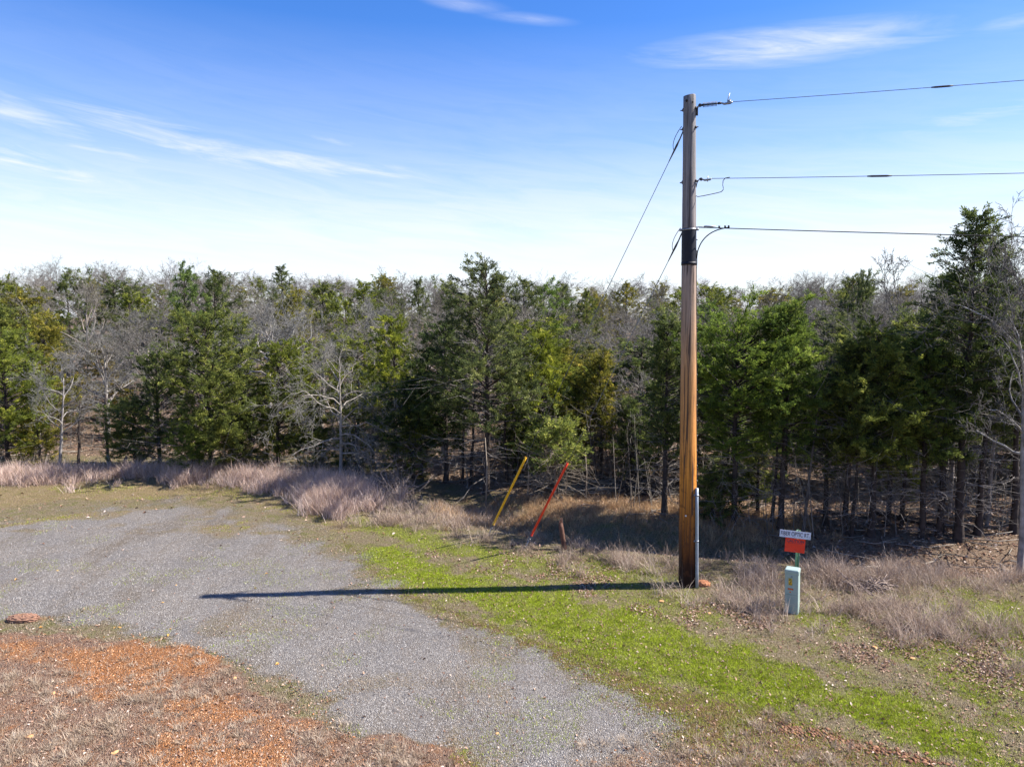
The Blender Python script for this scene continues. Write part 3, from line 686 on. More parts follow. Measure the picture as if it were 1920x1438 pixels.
BARES = [  # base px, base py, top py, half width px, fork, limbs, droop, density, tint, label
    (112, 872, 640, 72, .28, 10, .0, .8, (1.0, 1.0, 1.02), 'slim pale bare tree leaning right beside the yellow-green cedar'),
    (640, 898, 618, 105, .18, 20, .20, .80, (1.1, 1.08, 1.04), 'bare tree with drooping pale branches behind the right end of pink grass'),
    (1200, 905, 650, 60, .15, 12, .1, .7, (.95, .92, .9), 'small bare tree with pale twigs left of the pole'),
    (1160, 890, 700, 52, .1, 12, .15, .7, (.9, .86, .85), 'low twiggy bare tree behind the olive cedar'),
    (1911, 1078, 292, 112, .34, 20, .0, .66, (1.0, 1.02, 1.06), 'tall pale bare tree with blotchy trunk at the right edge'),
    (1850, 985, 395, 95, .30, 14, .0, .66, (.95, .92, .92), 'bare tree whose fine branches cross in front of the tallest right-hand cedar'),
    (1780, 960, 600, 85, .20, 14, .2, .8, (.95, .9, .88), 'pale twiggy bare tree in the shade right of the fibre sign'),
    (1505, 1004, 640, 40, .62, 6, .0, .6, (.45, .42, .42), 'dark leaning bare trunk directly behind the fibre sign'),
]
for i, (bx, by, ty, hw, fk, lb, dr, dn, tint, lab) in enumerate(BARES):
    p = base_point(bx, by); top = at(bx, ty, p.y); h = (top.z - p.z); r = px2m(hw, p.y)
    lean = (.55, 0) if i in (0, 7) else ((-.45, 0) if i == 4 else (0, 0))
    ms = bare(500 + i, h * .98, r, fk, lb, dr, dn, lean=lean, twig=(.007 if i == 4 else .004), trunk_r=(.05 if i == 5 else .012 * h + .01 if i != 4 else .085), vase=1.35 if i == 4 else 1.0)
    plant_tree('bare_tree', ms, (M_BARKP, M_TWIG), p, lab, 'bare tree', 'bare trees along the front of the wood', tint=tint if i != 4 else (.6, .58, .6), btint=tint)
FAR_BARES = [
    (500, 29, 512, 110, 'big forked bare oak with thick pale limbs left of centre', 1.15),
    (190, 30, 585, 78, 'spreading bare oak with pale twisted limbs on the left', 1.1),
    (60, 30, 610, 70, 'grey bare oak over the yellow-green cedar', .95),
    (700, 34, 535, 60, 'bare oak between the rounded green cedar and the pointed cedars', 1.0),
    (1690, 28, 452, 62, 'thin forked bare tree against the sky above the big rounded cedar', .45),
    (1500, 36, 522, 60, 'twiggy bare crown against the sky above the fibre sign', .8),
    (1220, 32, 560, 70, 'grey bare crown left of the utility pole', 1.0),
    (270, 38, 545, 60, 'bare oak between the dark cone and the ragged twin tops', 1.0),
    (1130, 34, 600, 55, 'pale bare crown above the olive cedar', 1.0),
]
for i, (bx, Yd, ty, hw, lab, k) in enumerate(FAR_BARES):
    top = at(bx, ty, Yd); z = Hs(top.x, Yd); h = top.z - z; r = px2m(hw, Yd)
    ms = bare(600 + i, h * .97, r, .22 if i else .45, 13 if k > .6 else 6, 0, .85 if k > .6 else .55, trunk_r=.12 * (k if k > .6 else .6), twig=.006 if k > .6 else .011)
    tt = (k, k, k * 1.0)
    plant_tree('bare_tree', ms, (M_BARKP, M_TWIG), (top.x, Yd, z), lab, 'bare tree', 'bare oaks standing deeper in the wood', tint=tt, btint=tt)

# the wood behind: every visible tree on its own
LAND = [(-60, 'at the far left'), (230, 'over the broad dark cedar'), (470, 'over the bright rounded cedar'), (620, 'over the drooping bare tree'),
        (780, 'left of the tallest central cedar top'), (985, 'right of the tallest central cedar top'), (1150, 'behind the guy wires'), (1310, 'just right of the utility pole'),
        (1470, 'over the fibre sign'), (1640, 'over the big rounded cedar'), (1800, 'behind the tallest right-hand cedar')]
TN = ['mid green', 'dark', 'bright green', 'olive', 'grey-green']
def word(h): return 'tall ' if h > 6.6 else ('low ' if h < 5.2 else '')
def depth(y): return 'just inside the wood' if y < 28 else 'in the middle wood' if y < 42 else 'deep in the wood' if y < 60 else 'on the skyline'
placed = [(o.location.x, o.location.y) for o in C.objects if o.type == 'EMPTY']
cands = []
rr = np.random.default_rng(3)
for _ in range(9000):
    y = 20 + 66 * rr.random() ** 1.15; x = rr.uniform(-1, 1) * (.80 * y + 3)
    edge = np.interp(x, [-40, -10, -6, -2.5, 1, 4, 8, 12, 40], [26, 26.8, 26.5, 24.0, 22.5, 20.5, 17.9, 17.1, 16])
    if y < edge + 1.0: continue
    dmin = 1.55 + .045 * (y - 20)
    if all((x - a) ** 2 + (y - b_) ** 2 > dmin ** 2 for a, b_ in placed):
        placed.append((x, y)); cands.append((x, y))
    if len(cands) >= 250: break
for i, (x, y) in enumerate(cands):
    px = 960 + F * x / y * math.cos(PITCH) ; land = [t_ for lo, t_ in LAND if px >= lo] or [LAND[0][1]]; land = land[-1]
    z = Hs(x, y); left = px < 960
    cd = rr.random() < (.40 if y > 34 else .55)
    tall_ = 1; hb = (6.0 if y < 32 else 7.0) * (rr.uniform(.80, 1.05) if y < 40 else rr.uniform(.72, 1.12)) * (1.0 if px > 1500 or px < 500 else .97)
    if cd:
        k = rr.integers(len(CP)); r = rr.uniform(1.1, 2.0)
        tn = rr.integers(5); tint = [G_MID, G_DARK, G_BRI, G_OLV, G_GREY][tn]; hb *= (rr.uniform(.62, .98) if y < 34 else 1)
        plant_tree('cedar_tree', CP[k], (M_BARKD, M_CEDAR), (x, y, z), word(hb) + TN[tn] + ' cedar ' + depth(y) + ' ' + land, 'cedar tree', 'background cedars ' + land,
                   rz=rr.uniform(0, 6.28), sc=(r / 1.7, r / 1.7, hb * .97 / 7), tint=tint)
    else:
        k = rr.integers(len(BP)); r = rr.uniform(1.9, 2.9); v = rr.uniform(.45, 1.0); wm_ = rr.uniform(.86, 1.0); tt = (v * 1.04, v * (.94 + .04 * wm_), v * wm_)
        plant_tree('bare_tree', BP[k], (M_BARKP, M_TWIG), (x, y, z), word(hb) + ('pale' if v > .8 else 'dark' if v < .62 else 'grey') + ' leafless oak ' + depth(y) + ' ' + land, 'bare tree', 'background bare oaks ' + land,
                   rz=rr.uniform(0, 6.28), sc=(r / 2.3, r / 2.3, hb * 1.02 / 8), tint=tt, btint=tt)
# far wood that reads as one mass
V3 = []; 
far = []
T1, K1 = bare(901, 8, 2.4, .3, 7, dens=.6, twig=.012)
def arr(me):
    a = np.zeros(len(me.vertices) * 3, np.float32); me.vertices.foreach_get('co', a)
    return a.reshape(-1, 3)
def polys(me):
    ls = np.zeros(len(me.loops), np.int32); me.loops.foreach_get('vertex_index', ls)
    lt = np.zeros(len(me.polygons), np.int32); me.polygons.foreach_get('loop_total', lt)
    st = np.concatenate([[0], np.cumsum(lt)[:-1]])
    return [np.stack([ls[st[lt == k] + j] for j in range(k)], 1) for k in (3, 4) if (lt == k).any()]
V0 = arr(K1); P0 = polys(K1); ds = []
for _ in range(150):
    y = rr.uniform(88, 140); x = rr.uniform(-1, 1) * (.8 * y + 4); a = rr.uniform(0, 6.28); s = rr.uniform(1.0, 1.35); sz = rr.uniform(.8, 1.0)
    R_ = np.array([[math.cos(a), -math.sin(a), 0], [math.sin(a), math.cos(a), 0], [0, 0, 1]])
    V = (V0 * (s, s, sz)) @ R_.T + (x, y, Hs(x, y)); ds.append((V, P0, rr.random(len(V))))
o = stuff('distant_woods', cat_(*ds), M_TWIG, 'distant grey leafless woods on the skyline', 'woods'); o.color = (.75, .73, .76, 1)

# saplings, undergrowth and dead sticks on the wood floor
P = sample(1050, lambda x, y, m: (m['wood'] > .97) * (fbm(x, y, .6, 400) > .40), ymin=16, ymax=36)
ub = MB()
for x, y in P:
    z = Hs(x, y); hh = U(.5, 2.6); ln = rng.normal(0, .12, 2)
    ub.tube([(x, y, z - .05), (x + ln[0] * hh * .5, y + ln[1] * hh * .5, z + hh * .5), (x + ln[0] * hh, y + ln[1] * hh, z + hh)], [.014, .009, .003], 3, U(0, 1), cap=False)
    for k in range(rng.integers(5, 12)):
        s = U(.15, 1); q = np.array((x + ln[0] * hh * s, y + ln[1] * hh * s, z + hh * s)); d = rng.normal(0, 1, 3); d[2] = abs(d[2]) * .5 + .1; d /= np.linalg.norm(d)
        L = U(.2, .8); e1 = q + d * L * .5; ub.tube([q, e1, e1 + (d + rng.normal(0, .4, 3)) * L * .5], [.006, .004, .002], 3, U(0, 1), cap=False)
o = obj('undergrowth', ub.mesh('undergrowth'), M_TWIG); tag(o, 'thin leafless undergrowth between the tree trunks', 'undergrowth', kind='stuff'); o.color = (.85, .78, .74, 1)
P = sample(900, lambda x, y, m: m['wood'] * .7, ymin=12, ymax=32)
ub = MB()
for x, y in P:
    a = U(0, 6.28); L = U(.3, 1.4); z = Hs(x, y) + .03
    ub.tube([(x, y, z), (x + math.cos(a) * L * .5, y + math.sin(a) * L * .5, z + U(0, .08)), (x + math.cos(a + .3) * L, y + math.sin(a + .3) * L, z + U(0, .12))], [.014, .011, .005], 4, U(0, 1))
o = obj('fallen_sticks', ub.mesh('fallen_sticks'), M_TWIG); tag(o, 'dead sticks lying on the wood floor', 'sticks', kind='stuff'); o.color = (1.1, 1.0, .92, 1)

# dark trunks that stand in the shade behind the front rows
def thin_trunk(px, py, topy, lab, kx=0.0):
    p = base_point(px, py); h = at(px, topy, p.y).z - p.z
    mb = MB(); n = 7; zz = np.linspace(-.2, h, n); wob = np.cumsum(rng.normal(0, .035, (n, 2)), 0)
    mb.tube(np.column_stack([wob[:, 0] + kx * zz, wob[:, 1], zz]), np.linspace(.055, .018, n), 7, .3)
    e = empty('tree', p, lab, 'tree', 'slim dark trunks in the shade of the front cedars')
    obj('trunk', mb.mesh('trunk'), M_BARKD, e)
    cb = MB()
    for k in range(26):
        z = U(.25, 1) * h; a = U(0, 6.28); L = U(.25, .8); x0 = kx * z
        d = np.array([math.cos(a), math.sin(a), U(-.15, .5)]); q = np.array([x0 + np.interp(z, zz, wob[:, 0]), np.interp(z, zz, wob[:, 1]), z])
        e1 = q + d * L * .6; cb.tube([q, e1, e1 + (d + rng.normal(0, .35, 3)) * L * .4], [.009, .006, .003], 3, U(0, 1), cap=False)
    c_ = obj('crown', cb.mesh('crown'), M_TWIG, e); c_.color = (.8, .75, .7, 1)
for px, py, ty, lab, kx in (
    (865, 905, 740, 'slim dark trunk standing just left of the tallest cedar trunk', 0), (880, 910, 730, 'second slim trunk between the tallest cedar and its dark neighbour', .02),
    (952, 905, 740, 'slim dark trunk crossing the yellow guy marker', 0), (968, 900, 760, 'thin trunk right behind the top of the yellow guy marker', .02),
    (430, 882, 770, 'forked thin trunk under the broad cedar, right side', .04), (200, 868, 740, 'thin dark trunk right of the slim pale tree', 0), (150, 868, 750, 'thin trunk next to the slim pale tree', -.02),
    (670, 892, 780, 'crooked thin trunk right of the drooping bare tree', -.1), (1118, 915, 780, 'thin trunk under the olive cedar', 0), (1445, 985, 800, 'slim trunk left of the cedar with straight trunk', 0),
    (1690, 990, 800, 'thin trunk in shade between the big rounded cedar and slim scaly trunk', 0), (1770, 1000, 790, 'short dark trunk beside the leaning trunk', .03), (1590, 1030, 830, 'slim young trunk with side shoots right of the fibre sign', 0)):
    thin_trunk(px, py, ty, lab, kx)

# trees just outside the right edge, whose shade falls into the picture
for i, (x, y, hh, r) in enumerate(((14.9, 17.5, 7.2, 1.3), (19.5, 16.2, 6.8, 1.5), (18.5, 21.0, 7.0, 1.6))):
    plant_tree('cedar_tree', CP[i % 5], (M_BARKD, M_CEDAR), (x, y, Hs(x, y)), 'cedar beyond the right edge that shades the wood floor', 'cedar tree', 'cedars beyond the right edge', rz=i, sc=(r / 1.7, r / 1.7, hh / 7), tint=G_MID)

# bare shrub, brush piles, stumps, logs
def shrub(name, px, py, rad, hgt, n, label, cat, mat, tint, lev=3, r0=.016, flat=False):
    p = base_point(px, py); mb = MB(); R = np.random.default_rng(int(px))
    def g(o_, d, L, rd, lv):
        P = [o_]
        for _ in range(3):
            d = d + R.normal(0, .28, 3); d /= np.linalg.norm(d); P.append(P[-1] + d * L / 3)
        mb.tube(P, np.linspace(rd, rd * .5, 4), 4, R.random(), cap=False)
        if lv:
            for s in range(3): g(P[1 + s % 3], d + R.normal(0, .75, 3) + (0, 0, .1), L * R.uniform(.45, .7), rd * .55, lv - 1)
    for i in range(n):
        a = R.uniform(0, 6.28); o_ = np.array([R.normal(0, rad * .12), R.normal(0, rad * .12), 0])
        g(o_, np.array([math.cos(a) * rad, math.sin(a) * rad, hgt * R.uniform(.5, 1.1)]), math.hypot(rad, hgt) * R.uniform(.5, .75), r0, lev)
    o = obj(name, mb.mesh(name), mat, loc=p); o.color = tint + (1,); tag(o, label, cat); return o
shrub('bare_shrub', 742, 930, .8, .9, 11, 'low leafless shrub of crooked pink-grey stems right of the pink grass', 'shrub', M_TWIG, (1.35, 1.15, 1.08))
shrub('bare_shrub', 640, 905, .4, .5, 8, 'small leafless shrub tangled under the drooping bare tree', 'shrub', M_TWIG, (1.1, .95, .9))
def brush(px, py, rad, hgt, n, label, tint):
    p = base_point(px, py); mb = MB(); R = np.random.default_rng(int(px) + 1)
    for _ in range(n):
        a = R.uniform(0, 6.28); rr_ = rad * R.random() ** .5; c_ = np.array([math.cos(a) * rr_, math.sin(a) * rr_ * .6, R.uniform(.02, 1) * hgt * (1 - (rr_ / rad) ** 2) + .03])
        d = np.array([R.normal(0, 1), R.normal(0, .5), R.normal(0, .22)]); d /= np.linalg.norm(d); L = R.uniform(.3, .95)
        mb.tube([c_ - d * L / 2, c_ + R.normal(0, .05, 3), c_ + d * L / 2 + R.normal(0, .06, 3)], [R.uniform(.006, .02), .010, .004], 4, R.random())
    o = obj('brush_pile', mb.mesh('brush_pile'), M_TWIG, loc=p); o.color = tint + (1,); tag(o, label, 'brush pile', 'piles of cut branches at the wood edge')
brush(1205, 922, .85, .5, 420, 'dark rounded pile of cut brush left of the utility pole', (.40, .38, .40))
brush(1130, 918, .95, .28, 190, 'pale scattered brush pile behind the red guy marker', (1.25, 1.2, 1.15))
brush(1010, 905, .8, .25, 140, 'low pile of grey branches between the two guy markers', (1.05, .95, .9))
brush(1625, 1102, .26, .05, 90, 'small heap of pinkish dead stems in the verge right of the pedestal', (1.3, 1.05, .98))
brush(720, 915, .8, .2, 120, 'tangle of fallen branches behind the low leafless shrub', (.9, .75, .7))
brush(1420, 905, .9, .3, 150, 'tangle of pale branches in the wood right of the pole', (1.15, 1.05, 1.0))

def log(p0, p1, r, label, tint=.5, name='log', cat='log'):
    a = base_point(*p0); b_ = base_point(*p1); L = (b_ - a); mb = MB(); n = 7
    P = [a + L * t_ + Vector((0, 0, r * .8 + .02 * math.sin(t_ * 7))) for t_ in np.linspace(0, 1, n)]
    P = np.array([tuple(v) for v in P]) - np.array(tuple(a)); mb.tube(P, r * U(.85, 1.1, n) * np.linspace(1, .75, n), 8, tint)
    mb.tube([P[3], P[3] + (0.1, -.05, .22)], [r * .4, r * .15], 5, tint)
    o = obj(name, mb.mesh(name), M_BARKD, loc=a); tag(o, label, cat)
log((1530, 960), (1625, 975), .05, 'thin fallen log in the shade right of the fibre sign', .6)
log((1640, 965), (1760, 990), .06, 'long fallen log among the right-hand trunks', .4)
M_PALEW = simple('weathered_wood', (.36, .31, .27), .85, var=.45, scale=14)
def stump(px, py, h, r, label, mat, lean=(0, 0), jag=.3):
    p = base_point(px, py); mb = MB(); n = 6; zz = np.linspace(-.08, h, n)
    mb.tube(np.column_stack([zz * lean[0] + rng.normal(0, .006, n), zz * lean[1], zz]), np.linspace(r * 1.3, r, n) * U(.9, 1.1, n), 9, .5)
    for k in range(4):
        a = k * 1.6; q = np.array([math.cos(a) * r * .6 + h * lean[0], math.sin(a) * r * .6 + h * lean[1], h * .93]); mb.tube([q, q + (0, 0, h * jag * U(.3, 1))], [r * .4, r * .12], 5, .6)
    o = obj('tree_stump', mb.mesh('tree_stump'), mat, loc=p); tag(o, label, 'stump'); return o
stump(207, 878, .42, .06, 'broken pale stump at the left wood edge, the wider one', M_PALEW, (-.15, 0))
stump(231, 876, .35, .045, 'small curved white snag beside the broken pale stump', M_PALEW, (.35, 0))
M_REDW = simple('red_rotten_wood', (.13, .062, .042), .9, var=.4, scale=25)
stump(1058, 1030, .58, .045, 'reddish rotten post standing in the ditch right of the red guy marker', M_REDW, (-.14, 0))
stump(1052, 940, .14, .06, 'cut dark stump on the straw bank behind the red guy marker', M_BARKD, jag=.05)

def ico(rad, seed, squash=(1, 1, 1), amt=.2, sub=2):
    import bmesh
    bm = bmesh.new(); bmesh.ops.create_icosphere(bm, subdivisions=sub, radius=1); R = np.random.default_rng(seed)
    for v in bm.verts:
        k = 1 + R.normal(0, amt); v.co = Vector((v.co.x * squash[0] * k, v.co.y * squash[1] * k, v.co.z * squash[2] * k)) * rad
    me = bpy.data.meshes.new('rock'); bm.to_mesh(me); bm.free(); return me
M_SOD = simple('brown_sod', (.27, .145, .095), .95, var=.6, scale=30)
p = base_point(44, 1163)
sodc = empty('turf_clod', p, 'brown clod of dead turf lying on the gravel near the left edge', 'turf clod')
o = obj('clod', ico(.26, 5, (1.0, .48, .30), .07, 4), M_SOD, sodc, (0, 0, .03))
P = rng.normal(0, 1, (700, 2)) * (.12, .06); zz = .095 * np.clip(1 - (P[:, 0] / .26) ** 2 - (P[:, 1] / .13) ** 2, 0, 1) + .0
V, Fc, R_ = blades(P, U(.02, .05, 700), .005, .9, z=zz); obj('dead_roots', mesh_np('dead_roots', V, Fc, R_), M_STRAW, sodc)
P = rng.normal(0, 1, (120, 2)) * (.05, .03) + (.30, .03); V, Fc, R_ = blades(P, U(.03, .07, 120), .005, .9, z=np.zeros(120)); obj('grass_tail', mesh_np('grass_tail', V, Fc, R_), M_STRAW, sodc)
M_CLOD = simple('red_clay', (.33, .14, .075), .95, var=.4, scale=30)
M_OCHRE = simple('ochre_stone', (.62, .33, .14), .9, var=.3, scale=30)
for i, (px, py, s, lab) in enumerate(((55, 1382, .07, 'yellow flat stone near the left end of the dirt patch'), (215, 1412, .06, 'rounded orange stone on the dirt patch beside the bottom edge'), (100, 1300, .05, 'small orange stone among dead tufts at left'),
        (1240, 1128, .07, 'flat orange stone right below the pole base'), (1330, 1150, .05, 'orange stone in leaf litter below the pole base'), (1640, 1215, .07, 'buff stone in the leaf litter right of the pedestal'), (1710, 1235, .06, 'buff stone farther right along the bare streak'),
        (740, 1402, .05, 'pinkish stone at the gravel edge by the bottom'), (440, 1272, .05, 'orange stone on the gravel edge of the dirt'), (520, 1245, .035, 'small tan stone on the gravel'), (932, 1375, .035, 'orange pebble alone on the near gravel'))):
    p = base_point(px, py); o = obj('stone', ico(s * .7, 30 + i, (1, .7, .4), .12, 2), M_OCHRE, loc=(p.x, p.y, p.z + s * .15)); tag(o, lab, 'stone'); o.rotation_euler[2] = i
# ridge of red clods at the lower right
ds = []
line = pw((1460, 1362), (1530, 1372), (1600, 1400), (1680, 1412), (1760, 1432)); lp = np.array(line)
s_ = rng.random(420) * (len(lp) - 1); k = s_.astype(int); P = lp[k] + (lp[k + 1] - lp[k]) * (s_ - k)[:, None] + rng.normal(0, .07, (420, 2))
stuff('clay_clods', rocks(P, U(.010, .04, 420)), ramp_mat('clod_soil', [(0, (.12, .05, .028)), (1, (.30, .16, .095))]), 'ridge of red clay clods along the grass at lower right', 'clods')
# single yellowish leaves scattered on the gravel
P = np.array([gp(px, py)[:2] for px, py in ((108, 1070), (30, 1088), (305, 1130), (330, 1096), (225, 1176), (215, 1177), (316, 1191), (320, 1178), (76, 1177), (438, 1112), (478, 1103), (520, 1245), (618, 1295), (500, 1075))])
stuff('yellow_leaves', quads(P, .065, .15), M_YELLOW, 'single yellow leaves lying on the gravel', 'leaves')

# ------------------------------------------------------------------ utility pole
m, t, b = new_mat('pole_wood'); M_POLE = m
oc = t.new('ShaderNodeTexCoord').outputs['Object']; sp = t.new('ShaderNodeSeparateXYZ'); t.link(oc, sp.inputs[0])
grain = t.noise(t.mapping(oc, scale=(38, 38, 1.1)), 1.0, 7, .65, .3); grain2 = t.noise(t.mapping(oc, scale=(9, 9, .8)), 1.0, 5, .6, .6); spots = t.noise(oc, 7.5, 4, .6, 1.2)
zrel = t.math('ADD', t.math('DIVIDE', sp.outputs[2], 9.2), t.math('MULTIPLY', t.math('SUBTRACT', grain2, .5), .10))
pc = t.ramp(zrel, [(0, (.016, .006, .004)), (.045, (.035, .011, .005)), (.11, (.22, .075, .016)), (.22, (.58, .22, .035)), (.42, (.50, .25, .10)), (.56, (.36, .25, .18)), (.72, (.23, .20, .195)), (1, (.20, .195, .20))])
pc = t.mix(1.0, pc, t.ramp(grain, [(.30, .34), (.48, .88), (.7, 1.3)]), 'MULTIPLY')
blot = t.math('MULTIPLY', t.ramp(spots, [(.54, 0.0), (.63, 1.0)]), t.ramp(zrel, [(.0, .2), (.08, .85), (.24, .25), (.4, 0.0)]))
pc = t.mix(blot, pc, (.10, .035, .012))
crack = t.noise(t.mapping(oc, scale=(26, 26, .55)), 1.0, 3, .5, .8)
pc = t.mix(t.ramp(crack, [(.58, 0.0), (.615, .85)]), pc, (.05, .035, .03))
t.link(pc, b.inputs['Base Color']); b.inputs['Roughness'].default_value = .75; b.inputs['Specular IOR Level'].default_value = .2
bp = t.new('ShaderNodeBump'); bp.inputs['Strength'].default_value = .55; bp.inputs['Distance'].default_value = .012
t.link(grain, bp.inputs['Height']); t.link(bp.outputs[0], b.inputs['Normal'])
M_STEEL = simple('galvanised_steel', (.30, .31, .33), .45, .7, .3, 30)
M_DKST = simple('weathered_steel', (.07, .07, .075), .6, .4, .3, 30)
M_CABLE = simple('black_cable', (.018, .018, .02), .55, 0, .2, 30)
M_GUY = simple('guy_strand', (.13, .14, .145), .5, .5, .2, 30)
M_WRAP = simple('black_wrap', (.008, .010, .018), .55, 0, .35, 6, .3)
M_PVC = simple('grey_conduit', (.27, .31, .36), .4, .1, .15, 8)
M_POLY = simple('grey_polymer', (.045, .045, .055), .5, 0, .2, 20)
M_ALU = simple('aluminium_wire', (.15, .16, .17), .4, .5, .15, 20)

PB = POLE.copy(); PB.z = Hs(PB.x, PB.y)
PT = pole_top
def zp(py): return at(1290, py, POLE.y).z
def pax(z): f = (z - PB.z) / (PT.z - PB.z); return np.array([PB.x + (PT.x - PB.x) * f, PB.y, z])     # pole axis at height z
def prad(z): return .166 + (.108 - .166) * (z - PB.z) / (PT.z - PB.z)
pole = empty('utility_pole', PB, 'tall round wooden utility pole with black wrap, orange-brown toward its dark foot', 'utility pole')
O = np.array(tuple(PB))
mb = MB(); n = 60; zz = np.linspace(PB.z - .3, PT.z - .012, n)
P = np.array([pax(z) for z in zz]) - O; rad = np.array([prad(z) for z in zz]) * (1 + rng.normal(0, .006, n))
th = np.arange(40) * 2 * np.pi / 40
V = np.stack([np.stack([P[:, 0, None] + rad[:, None] * (1 + .012 * np.sin(3 * th + 1)) * np.cos(th), P[:, 1, None] + rad[:, None] * np.sin(th), np.broadcast_to(P[:, 2, None], (n, 40))], -1)])[0]
ii_ = np.arange(n - 1)[:, None] * 40; jj_ = np.arange(40)[None]; kk_ = (jj_ + 1) % 40
Q = np.stack([ii_ + jj_, ii_ + kk_, ii_ + 40 + kk_, ii_ + 40 + jj_], -1).reshape(-1, 4)
V = V.reshape(-1, 3); last = (n - 1) * 40
V = np.concatenate([V, V[last:last + 40] * (1, 1, 1) * 1.0]); 
top2 = V[-40:].copy(); cx, cy = P[-1, 0], P[-1, 1]; top2[:, 0] = cx + (top2[:, 0] - cx) * .9; top2[:, 1] = cy + (top2[:, 1] - cy) * .9; top2[:, 2] += .014 - .03 * (np.cos(th) * -.5)
V[-40:] = top2; V = np.concatenate([V, [[cx, cy, top2[:, 2].mean() + .004]]]); ci = len(V) - 1
Q = np.concatenate([Q, np.stack([last + jj_[0], last + kk_[0], last + 40 + kk_[0], last + 40 + jj_[0]], -1)])
T_ = np.stack([last + 40 + jj_[0], last + 40 + kk_[0], np.full(40, ci)], -1)
obj('shaft', mesh_np('shaft', V, [T_, Q], smooth=True), M_POLE, pole)
z0, z1 = zp(497), zp(429)
mb = MB(); zz = np.linspace(z0, z1, 14)
mb.tube(np.array([pax(z) for z in zz]) - O, [prad(z) * (1.045 + rng.normal(0, .004)) for z in zz], 36, .5)
mb.tube(np.array([pax(z) for z in (z0 - .004, z0 + .05)]) - O, [prad(z0) * 1.075] * 2, 36, .5)
obj('cable_wrap', mb.mesh('cable_wrap', True), M_WRAP, pole)
WD = np.array([.93, -.37, 0]); WD /= np.linalg.norm(WD)
YA = np.array(tuple(base_point(914, 1006))); RA = np.array(tuple(base_point(984, 1028)))
def surf(z, d, k=1.0): d = np.asarray(d, float); d = d / np.linalg.norm(d); return pax(z) + d * prad(z) * k
# conduit up the foot of the pole
cd_ = np.array([.72, -.69, 0]); cd_ /= np.linalg.norm(cd_); mb = MB()
zc = np.linspace(PB.z - .1, zp(912), 6); cpts = np.array([surf(z, cd_) + cd_ * .03 for z in zc]) - O
mb.tube(cpts, .030, 16, .5); obj('conduit', mb.mesh('conduit', True), M_PVC, pole)
for zz_ in (zp(925), zp(1010)):
    mb = MB(); c_ = surf(zz_, cd_) + cd_ * .03 - O; mb.tube([c_ - (0, 0, .012), c_ + (0, 0, .012)], .036, 16, .5)
    s_ = np.cross(cd_, (0, 0, 1)); mb.box(c_ - cd_ * .028, (.055, .006, .014), [s_, cd_, (0, 0, 1)]); obj('conduit_strap', mb.mesh('conduit_strap'), M_STEEL, pole)
# cable and its staples running up the right side
gd = np.array([.97, -.22, 0]); gd /= np.linalg.norm(gd)
mb = MB(); zc = np.linspace(zp(915), zp(470), 40); mb.tube(np.array([surf(z, gd, 1.0 if z < z0 - .05 else 1.06) + gd * .006 + (0, 0, 0) for z in zc]) - O, .0075, 6, .5)
obj('riser_cable', mb.mesh('riser_cable'), M_DKST, pole)
mb = MB()
for z in np.arange(zp(900), zp(505), .28):
    c_ = surf(z, gd) + gd * .012 - O; mb.box(c_, (.016, .006, .006), [np.cross(gd, (0, 0, 1)), gd, (0, 0, 1)])
o = obj('staples', mb.mesh('staples'), M_STEEL, pole)
for z, nm in ((zp(450), 'clip'), (zp(477), 'clip')):
    mb = MB(); c_ = surf(z, gd, 1.07) + gd * .008 - O; mb.box(c_, (.02, .014, .008), [np.cross(gd, (0, 0, 1)), gd, (0, 0, 1)]); obj('cable_clip', mb.mesh('cable_clip'), simple('white_clip', (.7, .72, .74)), pole)
# through bolts with nuts on both sides
GDr = (YA - pax(0.)); GDr[2] = 0; GDr /= np.linalg.norm(GDr)
for z in (zp(205), zp(241), zp(341)):
    mb = MB(); a = pax(z) + GDr * (prad(z) + .06) - O; c_ = pax(z) - GDr * (prad(z) + .055) - O
    mb.tube([a, c_], .010, 8, .5); mb.disc(pax(z) + GDr * (prad(z) + .012) - O, GDr, .026, .02, 6); mb.disc(pax(z) - GDr * (prad(z) + .012) - O, GDr, .026, .02, 6)
    mb.box(pax(z) + GDr * (prad(z) + .002) - O, (.032, .032, .004), [np.cross(GDr, (0, 0, 1)), (0, 0, 1), GDr]); obj('bolt', mb.mesh('bolt'), M_DKST, pole)
# strand band on top of the wrap
mb = MB(); zb = zp(431); mb.tube([pax(zb - .012) - O, pax(zb + .012) - O], prad(zb) * 1.09, 36, .5)
for d in (WD, -WD): mb.box(surf(zb, d, 1.1) - O, (.035, .02, .02), [d, np.cross(d, (0, 0, 1)), (0, 0, 1)])
obj('strand_band', mb.mesh('strand_band'), M_STEEL, pole)
fd = np.array([-.25, -1, 0]); fd /= np.linalg.norm(fd)
mb = MB()
for (ppx, ppy, rr_) in ((1286, 192, .022), (1296, 195, .016)):
    z = zp(ppy); d = np.array([(ppx - 1293) / 1332 * 13.5 / prad(z), -1, 0]); d[1] = -math.sqrt(max(.05, 1 - d[0] ** 2)); mb.disc(surf(z, d, 1.0) - O, d, rr_, .01, 12)
obj('bore_holes', mb.mesh('bore_holes'), simple('dark_hole', (.02, .015, .012), .9), pole)
mb = MB(); z = zp(963); d = np.array([-.45, -.9, 0]); mb.disc(surf(z, d, 1.0) - O, d, .016, .012, 12); obj('pole_tag', mb.mesh('pole_tag'), simple('bright_tag', (.75, .75, .75), .4, .3), pole)
# orange block of wood/clay at its foot
p = base_point(1318, 1098); o = obj('clay_block', ico(.11, 9, (1.25, .7, .6), .07, 3), simple('orange_clay', (.50, .21, .10), .95, 0, .4, 25), loc=(p.x, p.y, p.z + .04)); tag(o, 'orange clay lump against the right side of the pole foot', 'clay lump')

